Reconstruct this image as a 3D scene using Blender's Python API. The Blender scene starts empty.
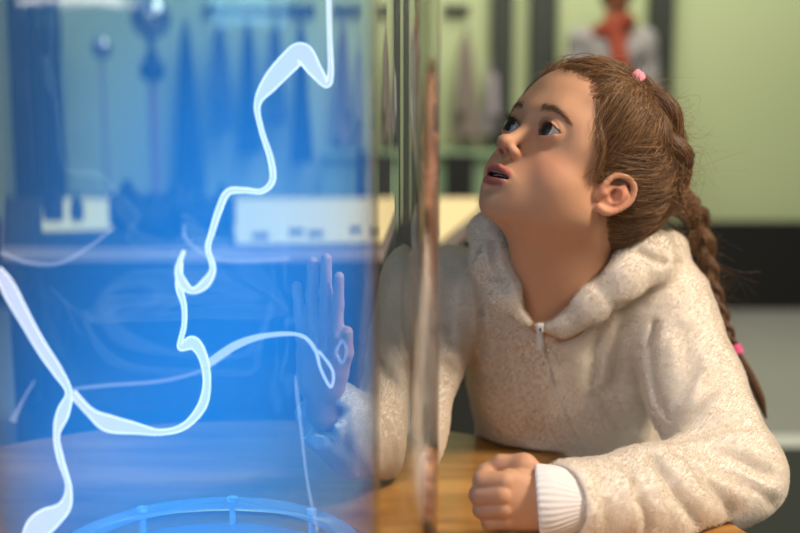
import bpy, math
import numpy as np
from mathutils import Vector, Matrix
PI = math.pi
rng = np.random.default_rng(7)
C = bpy.context.scene.collection

# ------------------------------------------------------------------ camera model
F_PX = 1111.0
PITCH = math.radians(8.5)
CAM = np.array([0.0, 0.0, 1.125])
TABLE_Z = 0.75
cth, sth = math.cos(PITCH), math.sin(PITCH)
CAMROT = np.array([[1, 0, 0], [0, cth, sth], [0, -sth, cth]])   # columns: right, forward, up (camera frame -> world)


def P(px, py, Y):
    """world point at horizontal distance Y in the direction of a place in the photograph"""
    u = (px - 400.0) / F_PX
    v = -(py - 266.5) / F_PX
    d = CAMROT @ np.array([u, 1.0, v])
    return CAM + d * (Y / d[1])


# ------------------------------------------------------------------ signed distance shapes
def sph(p, c, r):
    return np.linalg.norm(p - np.asarray(c, float), axis=1) - r


def ell(p, c, r):
    r = np.asarray(r, float)
    q = p - np.asarray(c, float)
    k0 = np.linalg.norm(q / r, axis=1)
    k1 = np.linalg.norm(q / (r * r), axis=1) + 1e-9
    return k0 * (k0 - 1.0) / k1


def cap(p, a, b, ra, rb=None):
    rb = ra if rb is None else rb
    a = np.asarray(a, float)
    b = np.asarray(b, float)
    ab = b - a
    t = np.clip(((p - a) @ ab) / (ab @ ab + 1e-12), 0, 1)
    return np.linalg.norm(p - a - t[:, None] * ab, axis=1) - (ra + (rb - ra) * t)


def smin(a, b, k):
    h = np.maximum(k - np.abs(a - b), 0) / k
    return np.minimum(a, b) - h * h * k * 0.25


def smax(a, b, k):
    return -smin(-a, -b, k)


def chain(p, pts, k=0.004):
    """pts: list of (point, radius)"""
    d = None
    for (a, ra), (b, rb) in zip(pts[:-1], pts[1:]):
        e = cap(p, a, b, ra, rb)
        d = e if d is None else smin(d, e, k)
    return d


def near(p, c, r, fn, margin=0.03):
    """evaluate fn only close to a bounding sphere"""
    b = np.linalg.norm(p - np.asarray(c, float), axis=1) - r
    out = b + 0.0
    m = b < margin
    if m.any():
        out[m] = fn(p[m])
    return np.where(m, out, np.maximum(b, margin * 0.8))


# ------------------------------------------------------------------ surface nets on a sparse grid
def surface_net(f, lo, hi, h, B=8, slack=1.5):
    lo = np.asarray(lo, float)
    hi = np.asarray(hi, float)
    nb = np.ceil((hi - lo) / (h * B)).astype(int)
    N = nb * B + 2
    bi = np.stack(np.meshgrid(*[np.arange(n) for n in nb], indexing='ij'), -1).reshape(-1, 3)
    cen = lo + (bi + 0.5) * (h * B)
    keep = np.zeros(len(bi), bool)
    rad = h * B * math.sqrt(3) / 2 * slack + h
    for s in range(0, len(bi), 200000):
        keep[s:s + 200000] = np.abs(f(cen[s:s + 200000])) < rad
    bi = bi[keep]
    M = B + 1
    loc = np.stack(np.meshgrid(*[np.arange(M)] * 3, indexing='ij'), -1).reshape(-1, 3)
    ids, vs, quads = [], [], []

    def key(c):
        return (c[..., 0].astype(np.int64) * N[1] + c[..., 1]) * N[2] + c[..., 2]
    cor = np.array([[i, j, k] for i in (0, 1) for j in (0, 1) for k in (0, 1)])
    edges = [(a, b) for a in range(8) for b in range(a + 1, 8) if np.abs(cor[a] - cor[b]).sum() == 1]
    step = 400
    for s in range(0, len(bi), step):
        b = bi[s:s + step]
        g = b[:, None, :] * B + loc[None]
        val = f((lo + g.reshape(-1, 3) * h)).reshape(len(b), M, M, M)
        cv = np.stack([val[:, c[0]:c[0] + B, c[1]:c[1] + B, c[2]:c[2] + B] for c in cor], -1)
        ins = cv < 0
        act = ins.any(-1) & ~ins.all(-1)
        w = np.argwhere(act)
        if len(w) == 0:
            continue
        v = cv[act]
        acc = np.zeros((len(v), 3))
        cnt = np.zeros(len(v))
        for a, c in edges:
            m = (v[:, a] < 0) != (v[:, c] < 0)
            t = np.where(m, v[:, a] / np.where(m, v[:, a] - v[:, c], 1), 0)
            pt = cor[a] + t[:, None] * (cor[c] - cor[a])
            acc += pt * m[:, None]
            cnt += m
        cell = b[w[:, 0]] * B + w[:, 1:]
        ids.append(key(cell))
        vs.append(lo + (cell + acc / cnt[:, None]) * h)
        for ax in range(3):
            sh = [0, 0, 0]
            sh[ax] = 1
            v0 = val[:, :B, :B, :B]
            v1 = val[:, sh[0]:sh[0] + B, sh[1]:sh[1] + B, sh[2]:sh[2] + B]
            m = (v0 < 0) != (v1 < 0)
            e = np.argwhere(m)
            if len(e) == 0:
                continue
            neg = v0[m] < 0
            base = b[e[:, 0]] * B + e[:, 1:]
            a1, a2 = (ax + 1) % 3, (ax + 2) % 3
            o1 = np.zeros(3, int); o1[a1] = 1
            o2 = np.zeros(3, int); o2[a2] = 1
            q = np.stack([key(base - o1 - o2), key(base - o2), key(base), key(base - o1)], 1)
            q[~neg] = q[~neg][:, ::-1]
            quads.append(q)
    ids = np.concatenate(ids)
    vs = np.concatenate(vs)
    quads = np.concatenate(quads)
    o = np.argsort(ids)
    ids = ids[o]
    vs = vs[o]
    ix = np.searchsorted(ids, quads)
    ix = np.clip(ix, 0, len(ids) - 1)
    ok = (ids[ix] == quads).all(1)
    return vs, ix[ok]


def relax(v, q, it=1, lam=0.5):
    for _ in range(it):
        acc = np.zeros_like(v)
        cnt = np.zeros(len(v))
        for a, b in ((0, 1), (1, 2), (2, 3), (3, 0)):
            for c in range(3):
                acc[:, c] += np.bincount(q[:, a], v[q[:, b], c], len(v)) + np.bincount(q[:, b], v[q[:, a], c], len(v))
            cnt += np.bincount(q[:, a], minlength=len(v)) + np.bincount(q[:, b], minlength=len(v))
        v = v + lam * (acc / np.maximum(cnt, 1)[:, None] - v)
    return v


# ------------------------------------------------------------------ objects
def link(o, parent=None, mat=None):
    C.objects.link(o)
    if mat is not None:
        o.data.materials.append(mat)
    if parent is not None:
        o.parent = parent
        o.matrix_parent_inverse = parent.matrix_basis.inverted()
    return o


def mesh_np(name, v, q, mat=None, parent=None, smooth=True, colors=None):
    me = bpy.data.meshes.new(name)
    v = np.asarray(v, np.float32)
    q = np.asarray(q)
    n = q.shape[1]
    me.vertices.add(len(v))
    me.vertices.foreach_set('co', v.ravel())
    me.loops.add(q.size)
    me.loops.foreach_set('vertex_index', q.ravel().astype(np.int32))
    me.polygons.add(len(q))
    me.polygons.foreach_set('loop_start', np.arange(0, q.size, n, dtype=np.int32))
    me.update(calc_edges=True)
    me.validate()
    if smooth:
        me.polygons.foreach_set('use_smooth', np.ones(len(me.polygons), bool))
    if colors is not None:
        at = me.color_attributes.new('own_colour', 'FLOAT_COLOR', 'POINT')
        c4 = np.ones((len(v), 4), np.float32)
        c4[:, :3] = colors
        at.data.foreach_set('color', c4.ravel())
    me.update()
    return link(bpy.data.objects.new(name, me), parent, mat)


class MB:
    """collects simple shapes into ONE mesh"""
    def __init__(s):
        s.v = []
        s.f = []

    def add(s, v, f):
        o = len(s.v)
        s.v += [tuple(map(float, a)) for a in v]
        s.f += [tuple(i + o for i in g) for g in f]

    def box(s, c, d, rz=0.0, bevel=0.0):
        c = np.array(c, float)
        d = np.array(d, float) / 2
        b = min(bevel, min(d) * 0.9)
        R = np.array([[math.cos(rz), -math.sin(rz), 0], [math.sin(rz), math.cos(rz), 0], [0, 0, 1]])
        if b <= 0:
            pts = [np.array([x, y, z]) * d for x in (-1, 1) for y in (-1, 1) for z in (-1, 1)]
            s.add([c + R @ p for p in pts], [(0, 1, 3, 2), (4, 6, 7, 5), (0, 4, 5, 1), (2, 3, 7, 6), (0, 2, 6, 4), (1, 5, 7, 3)])
            return
        # chamfered box through bmesh-free stacking of rounded outlines
        rings = []
        ol = []
        for (sx, sy, a0) in ((1, 1, 0), (-1, 1, 90), (-1, -1, 180), (1, -1, 270)):
            for k in range(4):
                a = math.radians(a0 + k * 30)
                ol.append((sx, sy, math.cos(a), math.sin(a)))
        for k in range(4):
            t = math.radians(-90 + 30 * k)
            rings.append((-d[2] + b + b * math.sin(t), b * math.cos(t)))
        for k in range(4):
            t = math.radians(30 * k)
            rings.append((d[2] - b + b * math.sin(t), b * math.cos(t)))
        v = []
        for z, r in rings:
            for sx, sy, ca, sa in ol:
                v.append(c + R @ np.array([sx * (d[0] - b) + r * ca, sy * (d[1] - b) + r * sa, z]))
        n = len(ol)
        f = []
        for i in range(len(rings) - 1):
            for j in range(n):
                f.append((i * n + j, i * n + (j + 1) % n, (i + 1) * n + (j + 1) % n, (i + 1) * n + j))
        f.append(tuple(range(n))[::-1])
        f.append(tuple((len(rings) - 1) * n + j for j in range(n)))
        s.add(v, f)

    def lathe(s, c, prof, n=64, closed=False):
        """prof: (radius, z) list, turned round the vertical through c"""
        c = np.array(c, float)
        v = []
        for r, z in prof:
            for k in range(n):
                a = 2 * PI * k / n
                v.append(c + np.array([r * math.cos(a), r * math.sin(a), z]))
        f = []
        m = len(prof)
        for i in range(m if closed else m - 1):
            i2 = (i + 1) % m
            for k in range(n):
                f.append((i * n + k, i * n + (k + 1) % n, i2 * n + (k + 1) % n, i2 * n + k))
        s.add(v, f)

    def tube(s, pts, rad, n=12, caps=True, flat=None):
        """pts swept by circles; rad scalar or list; flat: list of (width direction, width factor)"""
        pts = [np.array(p, float) for p in pts]
        m = len(pts)
        rad = [rad] * m if np.isscalar(rad) else list(rad)
        up = np.array([0, 0, 1.0])
        t0 = pts[1] - pts[0]
        if abs(t0[2]) > 0.9 * np.linalg.norm(t0):
            up = np.array([0, 1.0, 0])
        v = []
        nrm = None
        for i in range(m):
            t = pts[min(i + 1, m - 1)] - pts[max(i - 1, 0)]
            t = t / (np.linalg.norm(t) + 1e-12)
            if nrm is None:
                nrm = np.cross(t, up)
            nrm = nrm - t * (nrm @ t)
            nrm /= np.linalg.norm(nrm) + 1e-12
            bn = np.cross(t, nrm)
            for k in range(n):
                a = 2 * PI * k / n
                v.append(pts[i] + rad[i] * (math.cos(a) * nrm + math.sin(a) * bn))
        f = []
        for i in range(m - 1):
            for k in range(n):
                f.append((i * n + k, i * n + (k + 1) % n, (i + 1) * n + (k + 1) % n, (i + 1) * n + k))
        if caps:
            f.append(tuple(range(n))[::-1])
            f.append(tuple((m - 1) * n + k for k in range(n)))
        s.add(v, f)

    def build(s, name, mat=None, parent=None, smooth=True):
        me = bpy.data.meshes.new(name)
        me.from_pydata(s.v, [], s.f)
        me.validate()
        if smooth:
            for p in me.polygons:
                p.use_smooth = True
            me.set_sharp_from_angle(angle=math.radians(38))
        me.update()
        return link(bpy.data.objects.new(name, me), parent, mat)


def tag(o, label=None, cat=None, group=None, kind=None):
    for k, x in (('label', label), ('category', cat), ('group', group), ('kind', kind)):
        if x:
            o[k] = x
    return o


def empty(name, loc, label, cat, group=None):
    o = bpy.data.objects.new(name, None)
    C.objects.link(o)
    o.location = loc
    o.empty_display_size = 0.05
    bpy.context.view_layer.update()
    return tag(o, label, cat, group)


def copy_tree(o, delta, label=None, parent=None):
    c = o.copy()
    C.objects.link(c)
    if parent is None:
        c.location = Vector(o.location) + Vector(delta)
        if label:
            c['label'] = label
    else:
        c.parent = parent
    for ch in [x for x in o.children]:
        copy_tree(ch, delta, None, c)
    return c


def catmull(pts, n):
    pts = [np.array(p, float) for p in pts]
    q = [2 * pts[0] - pts[1]] + pts + [2 * pts[-1] - pts[-2]]
    out = []
    m = len(pts) - 1
    for i in range(n):
        u = i / (n - 1) * m
        k = min(int(u), m - 1)
        t = u - k
        a, b, c, d = q[k:k + 4]
        out.append(0.5 * ((2 * b) + (c - a) * t + (2 * a - 5 * b + 4 * c - d) * t * t + (3 * b - a - 3 * c + d) * t ** 3))
    return np.array(out)


def hair_obj(name, strands, r_root, r_tip, mat, parent=None):
    """strands: array (n, k, 3) -> one curves object"""
    n, k, _ = strands.shape
    cu = bpy.data.hair_curves.new(name)
    cu.add_curves([k] * n)
    cu.points.foreach_set('position', strands.astype(np.float32).ravel())
    r = np.linspace(r_root, r_tip, k)[None].repeat(n, 0).astype(np.float32)
    cu.points.foreach_set('radius', r.ravel())
    cu.update_tag()
    return link(bpy.data.objects.new(name, cu), parent, mat)


# ------------------------------------------------------------------ materials
def mat_new(name):
    m = bpy.data.materials.new(name)
    m.use_nodes = True
    nt = m.node_tree
    nt.nodes.clear()
    out = nt.nodes.new('ShaderNodeOutputMaterial')
    return m, nt, out


def principled(name, col, rough=0.5, metal=0.0, noise=None, bump=None, **kw):
    """noise=(scale, amount): darkens/lightens the colour in soft patches; bump=(scale, strength, distance)"""
    m, nt, out = mat_new(name)
    b = nt.nodes.new('ShaderNodeBsdfPrincipled')
    nt.links.new(b.outputs[0], out.inputs[0])
    b.inputs['Base Color'].default_value = (*col, 1)
    b.inputs['Roughness'].default_value = rough
    b.inputs['Metallic'].default_value = metal
    for k, v in kw.items():
        b.inputs[k.replace('_', ' ')].default_value = v
    if noise or bump:
        tc = nt.nodes.new('ShaderNodeTexCoord')
    if noise:
        n = nt.nodes.new('ShaderNodeTexNoise')
        n.inputs['Scale'].default_value = noise[0]
        n.inputs['Detail'].default_value = 4
        nt.links.new(tc.outputs['Object'], n.inputs['Vector'])
        mx = nt.nodes.new('ShaderNodeMix')
        mx.data_type = 'RGBA'
        mx.inputs['A'].default_value = (*[c * (1 - noise[1]) for c in col], 1)
        mx.inputs['B'].default_value = (*[min(1, c * (1 + noise[1])) for c in col], 1)
        nt.links.new(n.outputs['Fac'], mx.inputs['Factor'])
        nt.links.new(mx.outputs['Result'], b.inputs['Base Color'])
    if bump:
        n2 = nt.nodes.new('ShaderNodeTexNoise')
        n2.inputs['Scale'].default_value = bump[0]
        n2.inputs['Detail'].default_value = 3
        nt.links.new(tc.outputs['Object'], n2.inputs['Vector'])
        bp = nt.nodes.new('ShaderNodeBump')
        bp.inputs['Strength'].default_value = bump[1]
        bp.inputs['Distance'].default_value = bump[2]
        nt.links.new(n2.outputs['Fac'], bp.inputs['Height'])
        nt.links.new(bp.outputs[0], b.inputs['Normal'])
    return m


def lin(r, g, b):
    return tuple((c / 255 / 12.92) if c / 255 <= 0.04045 else ((c / 255 + 0.055) / 1.055) ** 2.4 for c in (r, g, b))


def attr_principled(name, rough, sss=0.0, bump=None, **kw):
    m = principled(name, (0.5, 0.5, 0.5), rough, bump=bump, **kw)
    nt = m.node_tree
    b = next(n for n in nt.nodes if n.type == 'BSDF_PRINCIPLED')
    a = nt.nodes.new('ShaderNodeAttribute')
    a.attribute_name = 'own_colour'
    nt.links.new(a.outputs['Color'], b.inputs['Base Color'])
    if sss:
        b.inputs['Subsurface Weight'].default_value = sss
        b.inputs['Subsurface Radius'].default_value = (1.0, 0.35, 0.2)
        b.inputs['Subsurface Scale'].default_value = 0.006
    return m


def emit(name, col, strength):
    m, nt, out = mat_new(name)
    e = nt.nodes.new('ShaderNodeEmission')
    e.inputs[0].default_value = (*col, 1)
    e.inputs[1].default_value = strength
    nt.links.new(e.outputs[0], out.inputs[0])
    return m
# ------------------------------------------------------------------ the girl's head
# head frame: X her right, Y forward, Z up, origin between the eyes' height
def euler_head(y, p, r):
    y, p, r = math.radians(y), math.radians(p), math.radians(r)
    cy, sy, cp, sp, cr, sr = math.cos(y), math.sin(y), math.cos(p), math.sin(p), math.cos(r), math.sin(r)
    Rz = np.array([[cy, -sy, 0], [sy, cy, 0], [0, 0, 1]])
    Rx = np.array([[1, 0, 0], [0, cp, -sp], [0, sp, cp]])
    Ry = np.array([[cr, 0, sr], [0, 1, 0], [-sr, 0, cr]])
    return Rz @ Rx @ Ry
HR = CAMROT @ euler_head(131, 27, -12)
HS = 0.95
HEAD_O = P(575.0, 168.0, 1.10)
def H2W(q):
    return HEAD_O + (np.asarray(q, float) * HS) @ HR.T
def W2H(p):
    return (p - HEAD_O) @ HR / HS
EYE = np.array([0.0275, 0.0715, 0.0])
EYE_R = 0.0128
EAR_SHIFT = np.array([-0.0015, 0.010, -0.010])
EAR_C = np.array([0.068, -0.012, -0.012])

def cranium(p, e=0.0):
    d = ell(p, (0, -0.008, 0.034), (0.070 + e, 0.090 + e, 0.0665 + e))
    return smin(d, ell(p, (0, -0.045, 0.012), (0.060 + e, 0.055 + e, 0.060 + e)), 0.02)

EAR_PTS = [((0.066, 0.006, -0.022), .0035), ((0.070, 0.010, -0.010), .0034), ((0.074, 0.005, 0.006), .0036), ((0.079, -0.008, 0.011), .0036),
           ((0.083, -0.021, 0.007), .0036), ((0.083, -0.026, -0.008), .0034), ((0.079, -0.021, -0.022), .0034), ((0.073, -0.010, -0.034), .0048), ((0.068, 0.000, -0.034), .004)]
_ep = catmull([a for a, b in EAR_PTS], 22)
_er = np.interp(np.linspace(0, 8, 22), range(9), [b for a, b in EAR_PTS])
EAR_PTS = list(zip(_ep, _er))
def ear(p):
    d = chain(p, EAR_PTS, 0.002)
    q = p - np.array([0.074, -0.009, -0.010])
    n = np.array([0.93, 0.36, 0.0])
    qq = np.stack([q @ n, q @ np.array([-0.36, 0.93, 0]), q[:, 2]], 1)
    disc = ell(qq, (-0.004, 0, 0.002), (0.0042, 0.021, 0.0245))
    d = smin(d, disc, 0.004)
    d = smin(d, chain(p, [((0.0775, -0.010, 0.003), .0026), ((0.0795, -0.017, -0.006), .0028), ((0.0765, -0.013, -0.020), .0028)], .003), 0.003)
    d = smin(d, sph(p, (0.070, 0.006, -0.018), 0.0042), 0.004)
    d = smin(d, cap(p, (0.060, -0.006, -0.010), (0.071, -0.013, -0.010), 0.014, 0.012), 0.006)
    d = smax(d, -ell(p, (0.0775, -0.006, -0.014), (0.0075, 0.0062, 0.0085)), 0.003)
    return d

def head_core(p):
    s = np.abs(p[:, 0])
    m = np.stack([s, p[:, 1], p[:, 2]], 1)
    d = cranium(p)
    d = smin(d, ell(p, (0, 0.018, 0.038), (0.062, 0.064, 0.056)), 0.02)
    d = smin(d, ell(p, (0, 0.020, -0.030), (0.056, 0.056, 0.060)), 0.025)
    d = smin(d, sph(m, (0.030, 0.0455, -0.041), 0.0262), 0.028)
    d = smin(d, ell(m, (0.044, 0.044, 0.004), (0.017, 0.020, 0.018)), 0.022)                       # cheeks
    d = smin(d, cap(m, (0.043, 0.004, -0.052), (0.010, 0.062, -0.079), 0.018, 0.016), 0.022)   # jaw
    d = smin(d, chain(m, [((0.0, 0.0805, 0.016), .006), ((0.010, 0.077, 0.016), .006), ((0.026, 0.072, 0.021), .007), ((0.040, 0.058, 0.017), .006)], .01), 0.020)   # brow
    # sockets
    d = smax(d, -ell(m, (0.026, 0.091, -0.002), (0.019, 0.0125, 0.0130)), 0.016)
    d = smin(d, ell(p, (0, 0.064, -0.060), (0.029, 0.026, 0.026)), 0.014)             # muzzle
    d = smin(d, sph(p, (0, 0.0715, -0.0845), 0.0135), 0.012)                          # chin
    # nose
    d = smin(d, cap(p, (0, 0.076, 0.004), (0, 0.0940, -0.0262), 0.0056, 0.0070), 0.012)
    d = smin(d, ell(p, (0, 0.0990, -0.0280), (0.0072, 0.0070, 0.0068)), 0.006)
    d = smin(d, ell(m, (0.0086, 0.0880, -0.0328), (0.0054, 0.0080, 0.0054)), 0.005)
    d = smax(d, -ell(m, (0.0052, 0.0945, -0.0372), (0.0026, 0.0048, 0.0038)), 0.0025)
    # philtrum and lips
    d = smax(d, -cap(p, (0, 0.0985, -0.042), (0, 0.0970, -0.0475), 0.0016), 0.004)
    d = smin(d, chain(m, [((0.0225, 0.0770, -0.0590), .0020), ((0.0125, 0.0880, -0.0548), .0024), ((0.0045, 0.0925, -0.0525), .0028), ((0, 0.0925, -0.0530), .0028)], .003), 0.004)
    d = smin(d, chain(m, [((0.0225, 0.0760, -0.0605), .0022), ((0.0115, 0.0860, -0.0655), .0026), ((0, 0.0895, -0.0667), .0031)], .003), 0.005)
    d = smax(d, -cap(p, (-0.007, 0.0895, -0.0755), (0.007, 0.0895, -0.0755), 0.0030), 0.006)
    d = smax(d, -ell(p, (0, 0.0860, -0.0602), (0.0175, 0.0160, 0.0027)), 0.0015)
    # lids round the eyes, then the opening between them
    lid = sph(m, EYE, EYE_R + 0.0016)
    d = smin(d, lid, 0.0055)
    crease = np.abs(sph(m, EYE + np.array([0, 0.0, 0.0]), EYE_R + 0.0030))
    q = m - EYE
    # upper lid fold: a shallow groove above the opening
    arc = np.sqrt((q[:, 0] / 0.0125) ** 2 + ((q[:, 2] - 0.0005) / 0.0092) ** 2) - 1
    g = np.exp(-(arc / 0.10) ** 2) * (q[:, 2] > 0.001) * (q[:, 1] > 0)
    d = d + 0.0010 * g
    xx = (q[:, 0] + 0.0002) / 0.0138
    up = 0.0058 * (1 - np.clip(np.abs(xx), 0, 2) ** 2.2) + 0.0004 * xx
    dn = -0.0076 * (1 - np.clip(np.abs(xx), 0, 2) ** 2.4) + 0.0004 * xx
    op = np.maximum(np.maximum(q[:, 2] - up, dn - q[:, 2]), 0.0020 - q[:, 1])
    d = smax(d, -op * 0.8, 0.0010)
    return d

def head_sdf(pw):
    p = W2H(pw)
    d = head_core(p)
    m = np.stack([np.abs(p[:, 0]), p[:, 1], p[:, 2]], 1)
    return smin(d, near(m - EAR_SHIFT, (0.074, -0.008, -0.010), 0.035, lambda q: ear((q - EAR_C) / .86 + EAR_C) * .86), 0.004) * HS

SKIN = np.array(lin(210, 160, 126))
def blob(p, c, r):
    return np.exp(-(((p - np.asarray(c)) / np.asarray(r)) ** 2).sum(1))

def skin_colours(vw):
    p = W2H(vw)
    m = np.stack([np.abs(p[:, 0]), p[:, 1], p[:, 2]], 1)
    col = np.tile(SKIN, (len(vw), 1))
    def mixc(w, c):
        nonlocal col
        w = np.clip(w, 0, 1)[:, None]
        col = col * (1 - w) + np.asarray(c) * w
    inhead = (np.linalg.norm(p, axis=1) < 0.14)
    mixc(0.45 * blob(m, (0.038, 0.065, -0.036), (0.020, 0.03, 0.018)) * inhead, lin(205, 120, 100))
    mixc(0.35 * blob(p, (0, 0.100, -0.034), (0.010, 0.012, 0.010)), lin(205, 125, 105))
    mixc(0.45 * blob(m - EAR_SHIFT, (0.076, -0.010, -0.010), (0.012, 0.024, 0.028)), lin(205, 110, 85))
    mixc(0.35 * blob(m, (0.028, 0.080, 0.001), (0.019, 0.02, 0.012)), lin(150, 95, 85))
    # lips
    up = chain(m, [((0.0225, 0.0770, -0.0590), .0022), ((0.0125, 0.0880, -0.0548), .0034), ((0.0045, 0.0925, -0.0525), .0038), ((0, 0.0925, -0.0530), .0038)], .002)
    lo = chain(m, [((0.0225, 0.0760, -0.0605), .0024), ((0.0115, 0.0860, -0.0655), .0038), ((0, 0.0895, -0.0667), .0044)], .002)
    w = np.clip((0.0010 - np.minimum(up, lo)) / 0.0012, 0, 1)
    mixc(w * 0.85, lin(176, 92, 90))
    inside = ell(p, (0, 0.0835, -0.0602), (0.0165, 0.0120, 0.0045))
    mixc(np.clip(-inside / 0.0008, 0, 1) * (p[:, 1] < 0.0885), lin(60, 22, 22))
    nos = ell(m, (0.0052, 0.0930, -0.0367), (0.0028, 0.0052, 0.0040))
    mixc(np.clip(-nos / 0.0006 + .2, 0, 1) * (nos < 0.0003) * 0.7, lin(90, 40, 35))
    # lash line on the lid rims
    q = m - EYE
    xx = (q[:, 0] + 0.0002) / 0.0138
    upc = 0.0058 * (1 - np.clip(np.abs(xx), 0, 2) ** 2.2) + 0.0004 * xx
    w = np.exp(-((q[:, 2] - upc) / 0.0012) ** 2) * (np.abs(xx) < 1.02) * (q[:, 1] > 0.003) * (np.linalg.norm(q, axis=1) < EYE_R + .004)
    mixc(w * 0.85, lin(40, 24, 18))
    dnc = -0.0076 * (1 - np.clip(np.abs(xx), 0, 2) ** 2.4) + 0.0004 * xx
    w = np.exp(-((q[:, 2] - dnc) / 0.0007) ** 2) * (np.abs(xx) < 1.02) * (q[:, 1] > 0.003) * (np.linalg.norm(q, axis=1) < EYE_R + .004)
    mixc(w * 0.5, lin(110, 60, 50))
    return col
# ------------------------------------------------------------------ the girl: body, clothes, hair
TUBE_C = np.array([-0.1579, 0.8047])
R_IN, R_OUT = 0.1396, 0.1867
TABLE_R = 0.48


def on_glass(px, py, off):
    """point just behind the far side of the outer tube, in the direction of a place in the photograph"""
    d = P(px, py, 1.0) - CAM
    a = d[:2] @ d[:2]
    b = -2 * d[:2] @ TUBE_C
    c = TUBE_C @ TUBE_C - (R_OUT + off) ** 2
    t = (-b + math.sqrt(max(b * b - 4 * a * c, 0))) / (2 * a)
    return CAM + d * t


def rayY(px, py, z):
    """point at height z in the direction of a place in the photograph"""
    d = P(px, py, 1.0) - CAM
    return CAM + d * ((z - CAM[2]) / d[2])


# joints
NECK0 = H2W((0, -0.030, -0.045))
NECK1 = P(556, 312, 1.165)
SH_R = P(448, 292, 1.185)          # her right shoulder, towards the tube
SH_L = P(660, 302, 1.165)
EL_R = P(402, 432, 1.075)
EL_L = P(731, 472, 1.000)
WR_R = on_glass(333, 412, 0.020)
WR_L = P(548, 504, 0.892)
CHEST = P(566, 352, 1.200)
BELLY = P(574, 500, 1.275)

# ---- hand resting as a loose fist on the table (her left)
FZ = TABLE_Z
KN = [P(505, 482, .877), P(502, 495, .873), P(503, 508, .873), P(507, 520, .876)]
J1 = [P(483, 481, .884), P(480, 495, .882), P(483, 509, .882), P(490, 521, .882)]
def fist(p):
    d = None
    wr = WR_L + np.array([0.008, 0.0, 0])
    for i in range(4):
        mc = cap(p, wr + (KN[i] - wr) * 0.05 + np.array([0, 0, 0.006 - 0.004 * i]), KN[i] + np.array([0.004, 0.004, 0]), 0.0155, 0.0098)
        d = mc if d is None else smin(d, mc, 0.006)
    d = smin(d, cap(p, wr + np.array([0, .006, .002]), (KN[1] + KN[2]) / 2 + np.array([.008, .012, 0]), .017, .015), 0.008)
    r1 = [.0083, .0088, .0083, .0072]
    for i in range(4):
        a, b = KN[i], J1[i]
        c = b + np.array([0.004, 0.021 - 0.002 * i, -0.001])
        e = c + np.array([0.014, 0.001, 0.0])
        f = chain(p, [(a, r1[i] + .0006), (b, r1[i]), (c, r1[i] - .0006), (e, r1[i] - .0014)], 0.003)
        d = smin(d, f, 0.0009)
    th = chain(p, [(wr + np.array([-.008, .012, .010]), .0125), (KN[0] + np.array([.018, .022, .006]), .0105), (KN[0] + np.array([.000, .030, .004]), .0088), (KN[0] + np.array([-.014, .033, -.004]), .0075)], .004)
    d = smin(d, th, 0.004)
    return d

# ---- open hand pressed on the far side of the glass (her right)
FING = [  # base, middle joint, tip, radii
    ([(307.5, 338), (303.5, 308), (300.5, 285)], (.0066, .0056, .0048)),
    ([(318, 331), (316.5, 293), (317.5, 261)], (.0070, .0060, .0052)),
    ([(331, 330), (331.5, 290), (332, 258)], (.0070, .0060, .0052)),
    ([(342.5, 335), (344.5, 303), (345.5, 276)], (.0068, .0058, .0050)),
]
PALM = [((311, 352), .0090), ((322, 352), .0098), ((333, 352), .0098), ((341, 354), .0092)]
def open_hand(p):
    d = None
    w = on_glass(330, 400, .019)
    for (q, r) in PALM:
        f = cap(p, w + (on_glass(*q, r + .001) - w) * 0.08, on_glass(q[0], q[1], r + .001), .0135, r)
        d = f if d is None else smin(d, f, .008)
    for (q, r) in PALM:
        d = smin(d, cap(p, on_glass(q[0], q[1], r + .002), on_glass(326 + (q[0] - 326) * .85, 382, .014), r, .0125), .006)
    for (pts, rr), (pq, pr) in zip(FING, PALM):
        a, b, c = [on_glass(x, y, r + .0006) for (x, y), r in zip(pts, rr)]
        bb = b + (b - on_glass(pts[1][0], pts[1][1], 0)) * 0.35
        f = chain(p, [(on_glass(*pq, pr + .001), pr), (a, rr[0]), (bb, rr[1]), (c, rr[2])], .003)
        d = smin(d, f, .0022)
    # ball of the thumb and the thumb, leaving the side of the palm near its base
    t = [(on_glass(337, 388, .014), .0120), (on_glass(346, 371, .014), .0092), (on_glass(353.5, 351, .013), .0070), (on_glass(354.5, 331, .011), .0058)]
    d = smin(d, chain(p, t, .004), .005)
    return d

def body_sdf(p):
    d = near(p, HEAD_O, 0.15, head_sdf)
    def neck(q):
        e = cap(q, NECK0, NECK1, .0425, .047)
        e = smin(e, cap(q, H2W((0, 0.030, -0.068)), P(548, 300, 1.14), .020, .036), .03)
        return e
    d = smin(d, near(p, (NECK0 + NECK1) / 2, .16, neck, .05), 0.022)
    d = smin(d, cap(p, CHEST + np.array([0, .02, .0]), BELLY + np.array([0, .02, -.02]), .078, .082), .04)
    d = smin(d, cap(p, SH_R + np.array([.02, .01, 0]), SH_L + np.array([-.02, .01, 0]), .034, .034), .05)
    d = smin(d, chain(p, [(SH_R + np.array([.01, .01, 0]), .033), (EL_R, .024), (WR_R, .0155)], .01), .012)
    d = smin(d, chain(p, [(SH_L + np.array([-.01, .01, 0]), .033), (EL_L, .026), (P(604, 499, .914), .0180), (WR_L, .0180)], .01), .012)
    d = smin(d, near(p, KN[1] + np.array([.01, .01, -.01]), .065, fist), .006)
    d = smin(d, near(p, on_glass(325, 340, .01), .095, open_hand), .006)
    d = smax(d, (TABLE_Z + 0.0006) - p[:, 2] - 10.0 * (np.linalg.norm(p[:, :2] - TUBE_C, axis=1) > TABLE_R - 0.001), 0.0015)
    d = np.maximum(d, R_OUT + 0.0006 - np.linalg.norm(p[:, :2] - TUBE_C, axis=1))
    # legs down to the floor behind the table
    return d

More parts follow.
